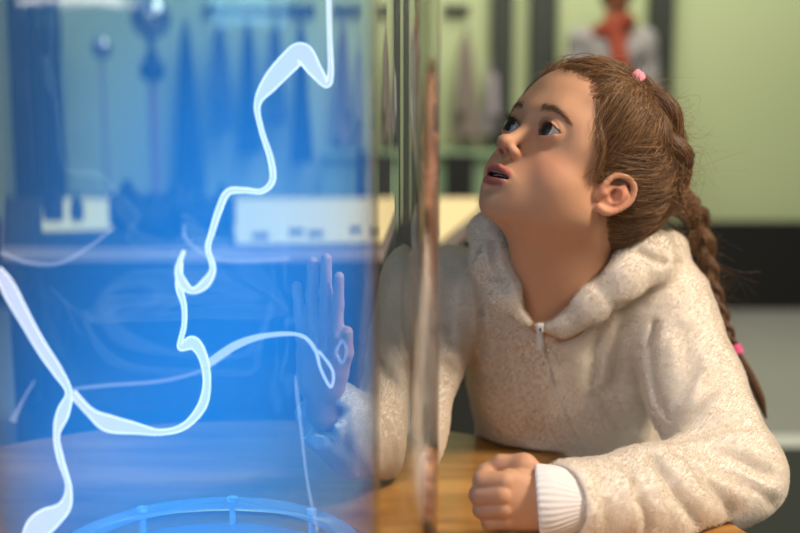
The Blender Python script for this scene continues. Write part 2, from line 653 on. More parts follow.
def seg_d(p, a, b, sq=(1, 0.35, 1)):
    s = np.asarray(sq)
    return cap(p * s, np.asarray(a) * s, np.asarray(b) * s, 0.0)

def crease_set(p, L):
    """L: (a, b, width, depth)"""
    out = np.zeros(len(p))
    for a, b, w, dp in L:
        c, r = (a + b) / 2, np.linalg.norm(a - b) / 2 + 3 * w
        m = ((p - c) ** 2).sum(1) < r * r
        if m.any():
            # joined segments must not add up: keep the deeper one
            out[m] = np.maximum(out[m], dp * np.exp(-(cap(p[m], a, b, 0.0) / w) ** 2))
    return out

def vnoise(p, s, seed=0):
    """smooth value noise"""
    q = p * s + seed * 17.31
    i = np.floor(q).astype(np.int64)
    f = q - i
    f = f * f * (3 - 2 * f)
    def hsh(a):
        h = (a[:, 0] * 73856093) ^ (a[:, 1] * 19349663) ^ (a[:, 2] * 83492791)
        h = (h ^ (h >> 13)) * 1274126177
        h = h & 0x7fffffff
        return (h % 100003) / 100003.0
    out = 0
    for dx in (0, 1):
        for dy in (0, 1):
            for dz in (0, 1):
                w = (f[:, 0] if dx else 1 - f[:, 0]) * (f[:, 1] if dy else 1 - f[:, 1]) * (f[:, 2] if dz else 1 - f[:, 2])
                out = out + w * hsh(i + np.array([dx, dy, dz]))
    return out

HOOD_L = [(P(508, 232, 1.200), .030), (P(489, 232, 1.135), .018), (P(493, 262, 1.115), .0190), (P(508, 292, 1.105), .0170), (P(527, 313, 1.100), .0120), (P(540, 322, 1.098), .0075)]
HOOD_R = [(P(543, 322, 1.098), .0075), (P(562, 319, 1.098), .0130), (P(590, 302, 1.095), .0185), (P(618, 279, 1.100), .0235), (P(645, 258, 1.125), .0265), (P(660, 257, 1.170), .0275), (P(640, 250, 1.225), .034), (P(590, 250, 1.260), .040), (P(540, 240, 1.250), .036), (P(508, 232, 1.200), .030)]
# creases: (places in the photograph along the crease, half width, depth); laid onto the cloth where those places meet it
FOLD_PX = [
    ([(596, 464), (603, 494), (610, 526)], .0050, .0040), ([(622, 460), (638, 494), (652, 528)], .0055, .0050),
    ([(650, 456), (674, 490), (698, 520)], .0060, .0058), ([(678, 452), (705, 482), (735, 510)], .0060, .0060),
    ([(664, 428), (694, 404), (722, 374)], .0080, .0052), ([(670, 442), (705, 430), (745, 424)], .0065, .0060),
    ([(690, 450), (730, 456), (768, 474)], .0070, .0066), ([(712, 468), (745, 482), (775, 500)], .0060, .0030),
    ([(682, 330), (690, 365), (684, 395)], .0100, .0030),
    ([(477, 250), (481, 300), (484, 352)], .0050, .0055), ([(494, 318), (500, 360), (512, 410)], .0090, .0035),
    ([(541, 327), (546, 348), (553, 378), (563, 408), (578, 440), (592, 464)], .0022, .0030),
    ([(603, 322), (597, 345), (594, 380)], .0060, .0050), ([(625, 306), (622, 340), (615, 385)], .0080, .0055),
    ([(656, 322), (651, 345), (651, 372), (657, 400), (672, 428)], .0042, .0100),
    ([(600, 395), (625, 430), (650, 452)], .0100, .0035), ([(520, 352), (526, 390), (540, 440)], .0110, .0032),
    ([(562, 340), (590, 328), (618, 305), (650, 288)], .0060, .0040),
    ([(400, 290), (418, 320), (436, 345)], .0070, .0040), ([(385, 345), (405, 366), (428, 385)], .0075, .0052),
    ([(386, 388), (400, 408), (412, 430)], .0060, .0050), ([(352, 440), (366, 456), (382, 472)], .0060, .0040),
    ([(446, 362), (454, 372), (462, 380)], .0060, .0050), ([(452, 262), (447, 300), (450, 340)], .0060, .0035),
    ([(492, 240), (494, 262), (506, 290)], .0035, .0040), ([(640, 252), (660, 262), (680, 262)], .0045, .0035),
]
CREASES = []
def lay_creases():
    for pts, w, dp in FOLD_PX:
        hits = [front(x, y, hoodie_base) for x, y in pts]
        q = [h[0] for h in hits]
        vd = hits[0][1]
        for a, b in zip(q[:-1], q[1:]):
            if np.linalg.norm(a - b) < .12:
                CREASES.append((a, b, w, dp * (1.0 if pts[0][0] == 596 else 1.55)))
                if dp > .0049 and pts[0][0] != 622:
                    CREASES.append((a + vd * .005, b + vd * .005, w * .9, dp))
                if dp > .0095:
                    CREASES.append((a + vd * .010, b + vd * .010, w * .8, dp))

def sleeve_R(p):
    e = chain(p, [(SH_R, .047), (P(425, 355, 1.14), .0385), (EL_R, .0385), (P(365, 432, 1.02), .034), (WR_R + (EL_R - WR_R) * 0.12, .0270), (WR_R + (WR_R - EL_R) * 0.10, .0275)], .02)
    return e
def sleeve_L(p):
    e = chain(p, [(SH_L, .052), (P(694, 388, 1.085), .0460), (EL_L + np.array([-.003, 0, .000]), .0450), (P(655, 495, .940), .0375), (P(575, 501, .900), .0340)], .02)
    return e

def hoodie_base(p):
    # torso: an elliptic tube leaning towards the table
    ax = BELLY - CHEST
    def torso(q):
        t = np.clip(((q - CHEST) @ ax) / (ax @ ax), -0.25, 1.5)
        c = CHEST + t[:, None] * ax
        v = q - c
        yaw = math.radians(14)
        sx = v[:, 0] * math.cos(yaw) + v[:, 1] * math.sin(yaw)
        sy = -v[:, 0] * math.sin(yaw) + v[:, 1] * math.cos(yaw)
        w = np.interp(t, [-.25, .1, .6, 1.0, 1.5], [.095, .114, .112, .112, .115])
        dd = np.interp(t, [-.25, .1, .6, 1.0, 1.5], [.060, .085, .092, .095, .095])
        qq = np.stack([sx / w, sy / dd, v[:, 2] / .06], 1)
        k0 = np.linalg.norm(qq, axis=1)
        return (k0 - 1) * .08
    d = torso(p)
    d = smin(d, cap(p, SH_R + np.array([.030, .0, -.006]), SH_L + np.array([-.030, 0, -.004]), .046, .050), .05)
    aR = near(p, (SH_R + EL_R + WR_R) / 3, .17, sleeve_R)
    aL = near(p, (SH_L + EL_L + WR_L) / 3, .23, sleeve_L)
    arms = np.minimum(aR, aL)
    d = smin(d, arms, .014)
    hood = near(p, P(580, 275, 1.17), .17, lambda q: smin(chain(q, HOOD_L, .012), chain(q, HOOD_R, .012), .01))
    d = smin(d, hood, .012)
    # folded hood hanging at the back
    d = smin(d, near(p, P(590, 300, 1.285), .12, lambda q: smin(ell(q, P(585, 300, 1.285), (.085, .035, .055)), ell(q, P(585, 335, 1.29), (.055, .03, .05)), .03)), .02)
    # neck opening
    n = chain(p, [(H2W((0, -0.01, -0.03)), .060), (NECK0, .050), (P(556, 262, 1.130), .0455), (P(550, 288, 1.118), .036), (P(543, 306, 1.085), .012)], .02)
    d = smax(d, -n, .008)
    return d

def front(px, py, f):
    """first point of the cloth met in the direction of a place in the photograph"""
    o = P(px, py, .80)
    d = P(px, py, 1.0) - CAM
    d /= np.linalg.norm(d)
    pt = o[None].copy()
    for _ in range(160):
        e = float(f(pt.copy())[0])
        if e < .0006:
            break
        pt = pt + d * max(e * .6, .0005)
    return pt[0], d

def hoodie_sdf(p):
    d = hoodie_base(p)
    m0 = np.abs(d) < .03
    if m0.any():
        d[m0] += crease_set(p[m0], CREASES)
    m = np.abs(d) < .02
    if m.any():
        q = p[m]
        nn = (vnoise(q, 28, 1) - .5) * .0060 + (vnoise(q, 75, 2) - .5) * .0022 + (vnoise(q, 240, 3) - .5) * .0012
        d[m] += nn
    # sleeve ends, hollow
    aw = WR_R + (WR_R - EL_R) * 0.06
    nR = (WR_R - EL_R) / np.linalg.norm(WR_R - EL_R)
    wav = .006 * np.sin(5 * np.arctan2(p[:, 2] - aw[2], p[:, 0] - aw[0]) + 1.0)
    cutR = np.where(np.linalg.norm(p - aw, axis=1) < .07, (p - aw) @ nR + wav, -1)
    d = smax(d, cutR, .003)
    cL = P(562, 501, .898)
    nL = (WR_L - EL_L) / np.linalg.norm(WR_L - EL_L)
    cutL = np.where(np.linalg.norm(p - cL, axis=1) < .08, (p - cL) @ nL, -1)
    d = smax(d, cutL, .003)
    d = smax(d, -cap(p, WR_R + (EL_R - WR_R) * .35, WR_R + (WR_R - EL_R) * .4, .016, .0235), .003)
    d = smax(d, -cap(p, P(584, 500, .906), P(548, 503, .889), .0270, .0295), .003)
    # rests on the table, keeps clear of the glass, hem at the hips
    rr = np.linalg.norm(p[:, :2] - TUBE_C, axis=1)
    onT = smax((TABLE_Z + .0012) - p[:, 2], rr - (TABLE_R + .003), .004)      # negative inside? -> table column
    tab = np.maximum(p[:, 2] - (TABLE_Z + .0012), rr - (TABLE_R + .002))
    d = smax(d, -tab, .004)
    d = np.maximum(d, R_OUT + .003 - rr)
    d = smax(d, BELLY[2] - .13 - p[:, 2], .01)
    return d

def build_girl():
    skin = attr_principled('skin', 0.6, 0.18, bump=(900, 0.12, 0.0004), Specular_IOR_Level=0.4)
    lo = np.minimum.reduce([P(290, 240, .9), P(480, 533, .85), BELLY - .15]) - .03
    hi = np.maximum.reduce([HEAD_O + .15, EL_L + .06, BELLY + .12]) + .02
    lo[2] = BELLY[2] - .16
    v, q = surface_net(body_sdf, lo, hi, 0.00115 if FINE else 0.0022)
    v = relax(v, q, 1, .4)
    girl = mesh_np('girl', v, q, skin, colors=skin_colours(v))
    tag(girl, 'girl in cream fleece hoodie looking up beside the plasma tube, hand on the glass', 'person')
    # fleece
    fl = principled('cream_fleece', (0.90, 0.83, 0.735), 0.95, noise=(60, .06), Sheen_Weight=0.4, Sheen_Roughness=0.6)
    lay_creases()
    v, q = surface_net(hoodie_sdf, lo, hi + .02, 0.0017 if FINE else 0.003)
    v = relax(v, q, 1, .3)
    hoodie = mesh_np('hoodie', v, q, fl, girl)
    # fleece pile: short fibres growing out of the cloth
    tri = np.concatenate([q[:, [0, 1, 2]], q[:, [0, 2, 3]]])
    A, B_, C_ = v[tri[:, 0]], v[tri[:, 1]], v[tri[:, 2]]
    nrm = np.cross(B_ - A, C_ - A)
    ar = np.linalg.norm(nrm, axis=1)
    nrm = nrm / (ar[:, None] + 1e-12)
    nf = 480000 if FINE else 60000
    # the visible front gets the same density as everywhere
    k = rng.choice(len(tri), nf, p=ar / ar.sum())
    u, w = rng.random(nf), rng.random(nf)
    s_ = u + w > 1
    u[s_], w[s_] = 1 - u[s_], 1 - w[s_]
    root = A[k] + u[:, None] * (B_[k] - A[k]) + w[:, None] * (C_[k] - A[k])
    n = nrm[k]
    rrr = np.linalg.norm(root[:, :2] - TUBE_C, axis=1)
    ok = (rrr > R_OUT + .008) & ((root[:, 2] > TABLE_Z + .004) | (rrr > TABLE_R + .006))
    ok &= np.linalg.norm(W2H(root) - np.array([0, 0, -.06]), axis=1) > 0.0
    root, n = root[ok], n[ok]
    lean = np.stack([vnoise(root, 70, i) - .5 for i in (5, 6, 7)], 1) * .9 + np.stack([vnoise(root, 800, i) - .5 for i in (8, 9, 10)], 1) * 1.1 + np.array([0, 0, -.35])
    ln = (0.0020 + 0.0013 * rng.random(len(root)))[:, None]
    d1 = n + .40 * lean
    d1 /= np.linalg.norm(d1, axis=1)[:, None]
    d2 = n * .7 + .85 * lean
    d2 /= np.linalg.norm(d2, axis=1)[:, None]
    st = np.stack([root - n * .0006, root + d1 * ln * .5, root + d1 * ln * .5 + d2 * ln * .55], 1)
    fm, nt, out = mat_new('fleece_fibre')
    df, tl_, mx_ = nt.nodes.new('ShaderNodeBsdfDiffuse'), nt.nodes.new('ShaderNodeBsdfTranslucent'), nt.nodes.new('ShaderNodeMixShader')
    df.inputs[0].default_value = (.90, .84, .75, 1)
    tl_.inputs[0].default_value = (.90, .84, .75, 1)
    mx_.inputs[0].default_value = .5
    nt.links.new(df.outputs[0], mx_.inputs[1]); nt.links.new(tl_.outputs[0], mx_.inputs[2]); nt.links.new(mx_.outputs[0], out.inputs[0])
    pile = hair_obj('fleece_pile', st, .00020, .00008, fm, hoodie)
    tag(pile, kind='stuff')
    # cuff of the shirt beneath
    knit = principled('white_knit', (0.80, 0.79, 0.80), 0.9, bump=(400, .3, .0005))
    cl = P(580, 501, .900)
    nL = (WR_L - EL_L) / np.linalg.norm(WR_L - EL_L)
    def cuff(p):
        a, b = P(590, 500, .908), P(538, 502, .888)
        e = cap(p, a, b, .0265, .0315)
        e = smax(e, (p - b) @ np.array([-1., .12, -.10]) / 1.01, .002)
        e = smax(e, -cap(p, a - nL * .0, b - np.array([.03, 0, 0]), .0235, .0285), .0015)
        ang = np.arctan2(p[:, 2] - b[2], p[:, 1] - b[1])
        e = e + .0004 * np.sin(ang * 34) + .0016 * np.exp(-(((p - (b + (a - b) * .55)) @ nL) / .006) ** 2)
        e = smax(e, TABLE_Z + .001 - p[:, 2], .002)
        return e
    v, q = surface_net(cuff, cl - .08, cl + .08, 0.0012)
    mesh_np('shirt_cuff', v, q, knit, hoodie)
    # zipper
    met = principled('zip_white', (0.82, 0.80, 0.78), 0.35)
    dark = principled('zip_dark', (0.12, 0.10, 0.09), 0.5)
    zp = empty_part('zipper', girl_child=hoodie)
    pts = [front(x, y, hoodie_sdf)[0] for x, y in ((541, 325), (544, 345), (548, 362), (554, 385), (562, 408), (573, 432), (585, 452))]
    t_ = MB()
    t_.tube(catmull(pts, 60), .0012, 8)
    tp = t_.build('zip_tape', met, zp)
    a, d = front(540, 327, hoodie_sdf)
    b = MB()
    c0 = a - d * .004
    b.box(c0 + np.array([0, 0, -.001]), (.0075, .004, .009), 0, .0015)
    b.build('slider', met, zp)
    e, _ = front(539, 345, hoodie_sdf)
    b = MB()
    b.box((c0 + e - d * .004) / 2 + np.array([0, -.002, -.004]), (.0062, .0022, .021), 0, .001)
    b.build('pull_tab', met, zp)
    b = MB()
    b.box(c0 + np.array([0, -.0028, -.002]), (.0022, .0010, .0035), 0, .0004)
    b.build('pull_slot', dark, zp)
    # trousers and legs under the table edge
    den = principled('navy_leggings', (0.03, 0.035, 0.06), 0.85)
    hip = BELLY + np.array([.01, .02, -.08])
    def legs(p):
        e = ell(p, hip, (.115, .10, .09))
        for s in (-1, 1):
            e = smin(e, chain(p, [(hip + np.array([s * .055, .0, -.03]), .068), (np.array([hip[0] + s * .060, hip[1] + .02, .34]), .045), (np.array([hip[0] + s * .062, hip[1] + .06, .06]), .032)], .02), .03)
        return smax(e, .055 - p[:, 2], .005)
    v, q = surface_net(legs, np.array([hip[0] - .2, hip[1] - .2, 0]), np.array([hip[0] + .2, hip[1] + .25, hip[2] + .12]), .005)
    mesh_np('leggings', v, q, den, girl)
    shoe = principled('grey_sneaker', (0.25, 0.25, 0.27), 0.7)
    for s in (-1, 1):
        f0 = np.array([hip[0] + s * .062, hip[1] + .06, .04])
        def sh(p):
            e = smin(ell(p, f0 + np.array([0, .0, .0]), (.036, .045, .042)), ell(p, f0 + np.array([0, -.07, -.012]), (.037, .075, .030)), .03)
            return smax(e, .0015 - p[:, 2], .004)
        v, q = surface_net(sh, f0 - .2, f0 + .2, .004)
        mesh_np('shoe', v, q, shoe, girl)
    return girl, hoodie

def empty_part(name, girl_child):
    o = bpy.data.objects.new(name, None)
    o.empty_display_size = .01
    return link(o, girl_child)
GAS_E = 3.1
GAS_A = 2.0
# ------------------------------------------------------------------ the room, the table, the plasma tube, the things behind
FINE = True
import sys
def slab(name, lo, hi, mat, parent=None, bevel=0.0, smooth=False):
    lo, hi = np.array(lo, float), np.array(hi, float)
    b = MB()
    b.box((lo + hi) / 2, hi - lo, 0, bevel)
    return b.build(name, mat, parent, smooth)

WY = 6.0
def X6(px, py=60, Y=WY):
    return P(px, py, Y)[0]
def Z6(py, Y=WY):
    return P(400, py, Y)[2]

grey_floor = principled('grey_floor', lin(150, 150, 146), .45, noise=(1.2, .10))
tag(slab('floor', (-6, -2.5, -.1), (6, WY + .3, 0), grey_floor), kind='structure')
green = principled('pale_green_wall', lin(184, 196, 150), .6, noise=(.8, .05))
tag(slab('wall_back', (-6, WY, Z6(221)), (6, WY + .2, 4.0), green), kind='structure')
black = principled('black_plinth', lin(9, 8, 7), .6)
tag(slab('baseboard_back', (-6, WY - .06, 0), (6, WY + .2, Z6(221)), black), kind='structure')
# white line and dark mat on the floor at the right
white_line = principled('white_floor_line', lin(225, 225, 222), .5)
dark_mat = principled('dark_grey_floor', lin(36, 38, 42), .6)
a, b_ = rayY(760, 436, .002), rayY(800, 447, .002)
tag(slab('trim_1', (.6, b_[1], 0.0), (5, a[1], .004), white_line), kind='structure')
tag(slab('trim_2', (.6, 1.4, 0.0), (5, b_[1], .003), dark_mat), kind='structure')
# dark uprights on the green wall
post = principled('dark_upright', lin(44, 50, 44), .6, noise=(3, .2))
n = 1
POSTS = [(490, 511), (528, 554), (645, 668), (-24, 8), (18, 42)]
for x0, x1 in POSTS:
    m_ = (x0 + x1) / 2
    hw = X6(m_ + (x1 - x0) / 2) - X6(m_)
    o = slab('dark_upright', (X6(m_) - hw, WY - .12, Z6(221)), (X6(m_) + hw, WY, 3.2), post, bevel=.01)
    o.name = 'trim_%d' % (n + 2)
    n += 1
    tag(o, kind='structure')

# ---- coats on hook rails along the wall
rail_m = principled('dark_rail', lin(40, 42, 38), .5)
hook_m = principled('hook_metal', lin(60, 60, 58), .35, metal=.7)
def hook_rail(x0, x1, label):
    c = P((x0 + x1) / 2, 12, WY - .03)
    t = empty('coat_rail', (c[0], WY, c[2]), label, 'coat rail', 'coat rails on the green wall')
    w0, w1 = X6(x0, 12), X6(x1, 12)
    z0, z1 = Z6(15), Z6(5)
    slab('rail_board', (w0, WY - .03, z0), (w1, WY, z1), rail_m, t, .004)
    k = max(3, int((w1 - w0) / .06))
    hooks = []
    for i in range(k):
        x = w0 + (i + .5) * (w1 - w0) / k
        b = MB()
        b.tube([(x, WY - .03, z0 + .02), (x, WY - .07, z0 + .005), (x, WY - .09, z0 - .012), (x, WY - .10, z0 + .008)], .005, 6)
        b.build('hook', hook_m, t)
    return t

def coat(name, px, py0, py1, wpx, mat, label, seed, lean=0.0):
    wpx *= .78
    """a garment hanging from one hook: narrow at the loop, wide and folded at the hem"""
    top, bot = P(px, py0, WY - .15), P(px, py1, WY - .15)
    W = wpx / F_PX * WY
    H = top[2] - bot[2]
    rg = np.random.default_rng(seed)
    n, m = 56, 34
    ph = rg.random(4) * 6.28
    v, f = [], []
    for j in range(m):
        s = j / (m - 1)
        w = W * (.06 + .50 * min(1, s * 1.05) ** .8 - .05 * max(0, s - .9) * 3) * .5 * 1.9
        dpt = .020 + .055 * s
        for i in range(n):
            a = 2 * PI * i / n
            fold = 1 + (.16 * math.sin(5 * a + ph[0]) + .12 * math.sin(9 * a + ph[1] + 2 * s) + .06 * math.sin(14 * a + ph[2])) * min(1, s * 2)
            x = w * math.cos(a) * fold * (1.25 if s < .25 else 1.25 - .25 * min(1, (s - .25) * 4)) + lean * s
            y = -dpt * math.sin(a) * fold
            z = -H * s - (.02 * math.sin(3 * a + ph[3]) if s > .9 else 0)
            v.append((top[0] + x, top[1] + min(y, .09), top[2] + z))
    for j in range(m - 1):
        for i in range(n):
            f.append((j * n + i, j * n + (i + 1) % n, (j + 1) * n + (i + 1) % n, (j + 1) * n + i))
    f.append(tuple(range(n)))
    f.append(tuple((m - 1) * n + i for i in range(n))[::-1])
    t = empty(name, tuple(top), label, name.replace('_', ' '), 'coats hanging on the wall')
    b = MB()
    b.add(v, f)
    b.build('body', mat, t)
    # sleeve lying down the front, and the hanging loop
    b = MB()
    sx = W * .17 * (1 if seed % 2 else -1)
    b.tube(catmull([top + np.array([sx * .3, -.04, -.08 * H / .6]), top + np.array([sx * .8, -.055, -.35 * H]), top + np.array([sx * 1.3 + lean * .5, -.075, -.75 * H])], 14), [.030] * 14, 12)
    b.build('sleeve', mat, t)
    b = MB()
    b.tube([top + np.array([0, 0, -.01]), top + np.array([-.008, 0, .03]), top + np.array([.008, 0, .03]), top + np.array([0, 0, -.01])], .003, 6)
    b.build('hanging_loop', mat, t)
    return t

hook_rail(368, 412, 'dark hook rail seen between the tube and its bright edge')
hook_rail(443, 469, 'short dark hook rail just right of the tube edge')
hook_rail(208, 342, 'long dark hook rail seen through the blue glow')
grey_cloth = principled('taupe_cloth', lin(128, 116, 108), .9, noise=(20, .15))
lav_cloth = principled('lavender_cloth', lin(150, 142, 148), .9, noise=(20, .15))
dark_cloth = principled('slate_cloth', lin(66, 70, 84), .9, noise=(20, .2))
navy_cloth = principled('navy_cloth', lin(30, 36, 56), .9, noise=(20, .2))
coat('coat', 381, 20, 142, 34, grey_cloth, 'taupe coat hanging between the tube and its clear edge', 3)
coat('coat', 466, 30, 139, 30, grey_cloth, 'taupe coat hanging just right of the tube edge', 4)
coat('coat', 490, 66, 132, 18, lav_cloth, 'short lavender coat half behind the dark upright', 5)
coat('coat', 408, 40, 146, 14, lav_cloth, 'narrow pale coat seen in the thick edge of the tube', 6)
coat('coat', 186, 22, 192, 38, navy_cloth, 'long dark coat left of the hook rail, seen through the glow', 7)
coat('coat', 226, 18, 130, 26, dark_cloth, 'slate coat at the left end of the long rail', 8)
coat('coat', 258, 18, 150, 28, navy_cloth, 'dark coat second from the left on the long rail', 9)
coat('coat', 292, 18, 120, 24, dark_cloth, 'slate coat in the middle of the long rail', 10)
coat('coat', 322, 18, 160, 28, navy_cloth, 'dark coat at the right end of the long rail', 11)

# ---- low cabinet shelf and black boxes beneath the coats
mint = principled('mint_shelf', lin(136, 162, 126), .6)
o = empty('low_shelf', (X6(440), WY - .2, Z6(160)), 'pale green ledge under the coats behind the light table', 'shelf')
slab('shelf_top', (X6(350), WY - .40, Z6(157, 5.6)), (X6(500), WY - .06, Z6(152, 5.6)), mint, o, .005)
slab('shelf_front', (X6(350), WY - .36, Z6(221)), (X6(500), WY - .06, Z6(157, 5.6) - .001), mint, o, .005)
blackbox = principled('black_box', lin(14, 14, 15), .5)
def bin_(x0, x1, y0, y1, Y, label):
    c0, c1 = P(x0, y1, Y), P(x1, y0, Y)
    t = empty('black_bin', ((c0[0] + c1[0]) / 2, Y + .08, c0[2]), label, 'bin', 'black bins in front of the ledge')
    slab('bin_body', (c0[0], Y, 0.0), (c1[0], Y + .16, c1[2] - .03), blackbox, t, .01)
    slab('bin_lid', (c0[0] - .006, Y - .006, c1[2] - .028), (c1[0] + .006, Y + .166, c1[2]), blackbox, t, .008)
    return t
bin_(446, 474, 155, 207, 5.3, 'black bin between the girl\'s chin and the tube edge')
bin_(401, 416, 152, 207, 5.3, 'black bin seen in the clear edge of the tube')
for o_ in [x for x in C.objects if x.name.startswith('black_bin')]:
    pass

# ---- the light table behind
LT_Z = .80
def atz(px, py, z=LT_Z):
    return rayY(px, py, z)
corner = [atz(-40, 196), atz(486, 196), atz(486, 209), atz(441, 246), atz(-40, 247)]
lt = empty('light_table', tuple((corner[0] + corner[2]) / 2 * [1, 1, 0]), 'long table with a glowing cream top behind the tube and the girl', 'light table')
def prism(name, pts, z0, z1, mat, parent):
    b = MB()
    n_ = len(pts)
    b.add([(p[0], p[1], z0) for p in pts] + [(p[0], p[1], z1) for p in pts],
          [tuple(range(n_)), tuple(range(n_, 2 * n_))[::-1]] + [(i, i + n_, (i + 1) % n_ + n_, (i + 1) % n_) for i in range(n_)])
    o = b.build(name, mat, parent, False)
    return o
cen = np.mean(corner, axis=0)
ins = [c + (cen - c) * .02 for c in corner]
body_m = principled('charcoal_table_body', lin(24, 23, 24), .7, noise=(14, .5))
rim_m = principled('pinkish_rim', lin(196, 176, 172), .5)
prism('table_body', ins, .0, LT_Z - .033, body_m, lt)
prism('rim', corner, LT_Z - .032, LT_Z - .003, rim_m, lt)
prism('dark_surface', [c + (cen - c) * .006 for c in corner], LT_Z - .0029, LT_Z - .0018, body_m, lt)
glow_m, nt, out = mat_new('glowing_top')
e = nt.nodes.new('ShaderNodeEmission')
e.inputs[0].default_value = (1.0, .76, .36, 1)
e.inputs[1].default_value = 1.12
nt.links.new(e.outputs[0], out.inputs[0])
gl = [atz(238, 199), atz(480, 199), atz(480, 209), atz(440, 241), atz(242, 243)]
prism('glowing_panel', gl, LT_Z - .0015, LT_Z + .004, glow_m, lt)
gl2 = [atz(18, 200), atz(104, 200), atz(104, 229), atz(18, 231)]
prism('glowing_panel', gl2, LT_Z - .0015, LT_Z + .004, glow_m, lt)
# small dark exhibits standing on the light table
def exhibit(px, py, w, h, label, mat):
    c = atz(px, py, LT_Z + .004)
    t = empty('display_block', tuple(c), label, 'exhibit', 'dark exhibit blocks on the light table')
    b = MB()
    b.box(c + np.array([0, 0, h * .35]), (w, w * .7, h * .7), 0, .008)
    b.build('block', mat, t)
    b = MB()
    b.lathe(c + np.array([0, 0, h * .701]), [(.001, 0), (w * .28, 0), (w * .28, h * .1), (w * .15, h * .16), (w * .15, h * .28), (.001, h * .30)], 24)
    b.build('knob', mat, t)
exh = principled('dark_exhibit', lin(24, 30, 48), .5)
for i, (px, py, w, h, lb) in enumerate(((122, 226, .10, .12, 'dark block at the left of the row, below the chrome globe'), (150, 232, .09, .10, 'dark block second from the left in the row on the light table'),
        (176, 228, .08, .13, 'dark block third from the left in the row on the light table'), (204, 230, .10, .09, 'dark block fourth from the left in the row on the light table'),
        (228, 226, .07, .11, 'dark block at the right end of the row beside the glowing panel'), (33, 222, .06, .10, 'dark block left of the row, over the left glowing panel'),
        (62, 222, .04, .08, 'narrow dark block in the middle of the left glowing panel'))):
    exhibit(px, py, w, h, lb, exh)
# low dark shapes along the bright panel
for i, (px, py) in enumerate(((270, 238), (312, 234), (336, 236), (392, 232), (424, 234))):
    c = atz(px, py, LT_Z + .0045)
    b = MB()
    b.box(c + np.array([0, 0, .006]), (.045, .03, .012), .2 * i, .003)
    tag(b.build('dark_tile', body_m), ['flat dark tile at the left end of the bright panel', 'flat dark tile above the index finger of the raised hand', 'flat dark tile over the fingertips of the raised hand', 'flat dark tile just right of the blue glow', 'flat dark tile nearest the clear edge of the tube'][i], 'tile', 'flat tiles on the bright panel')

# ---- globes on poles standing behind the light table
chrome = principled('chrome', (.55, .50, .52), .12, metal=1.0)
pole_m = principled('pinkish_pole', lin(150, 110, 112), .5)
hub_m = principled('dark_hub', lin(18, 26, 46), .5)
def globe_stand(px, py, rpx, Y, label, hub=None, pole_r=.007):
    c = P(px, py, Y)
    r = rpx / F_PX * Y
    t = empty('globe_stand', (c[0], c[1], 0), label, 'globe stand')
    b = MB()
    b.lathe(c, [(max(r * math.sin(a), 1e-4), r * math.cos(a)) for a in np.linspace(0, PI, 28)], 40)
    b.build('globe', chrome, t)
    top = c[2] - r
    if hub:
        hz = P(px, hub, Y)[2]
        hr = 14 / F_PX * Y
        b = MB()
        b.lathe((c[0], c[1], hz), [(.001, hr * 1.1), (hr * .55, hr), (hr * .5, hr * .5), (hr, .1 * hr), (hr * 1.02, -hr * .6), (hr * .8, -hr), (.001, -hr)], 36)
        b.build('hub', hub_m, t)
        b = MB()
        sc = P(px - 2, hub - 24, Y)
        b.lathe(sc, [(max(.018 * math.sin(a), 1e-4), .018 * math.cos(a)) for a in np.linspace(0, PI, 16)], 24)
        b.build('small_globe', chrome, t)
        b = MB()
        b.tube([(c[0], c[1], hz + hr), (c[0], c[1], top + .004)], .014, 16)
        b.build('neck', hub_m, t)
        top = hz - hr
    b = MB()
    b.tube([(c[0], c[1], .02), (c[0], c[1], top + .002)], pole_r, 16)
    b.build('pole', pole_m, t)
    b = MB()
    b.lathe((c[0], c[1], 0), [(.001, .001), (.10, .001), (.10, .012), (.02, .025), (.001, .025)], 40)
    b.build('foot', hub_m, t)
    return t
globe_stand(147, 16, 23, 4.7, 'large chrome globe on a dark hub and pinkish pole behind the tube', hub=66, pole_r=.020)
globe_stand(90, 47, 12, 4.95, 'small chrome globe on a thin pole left of the large globe')

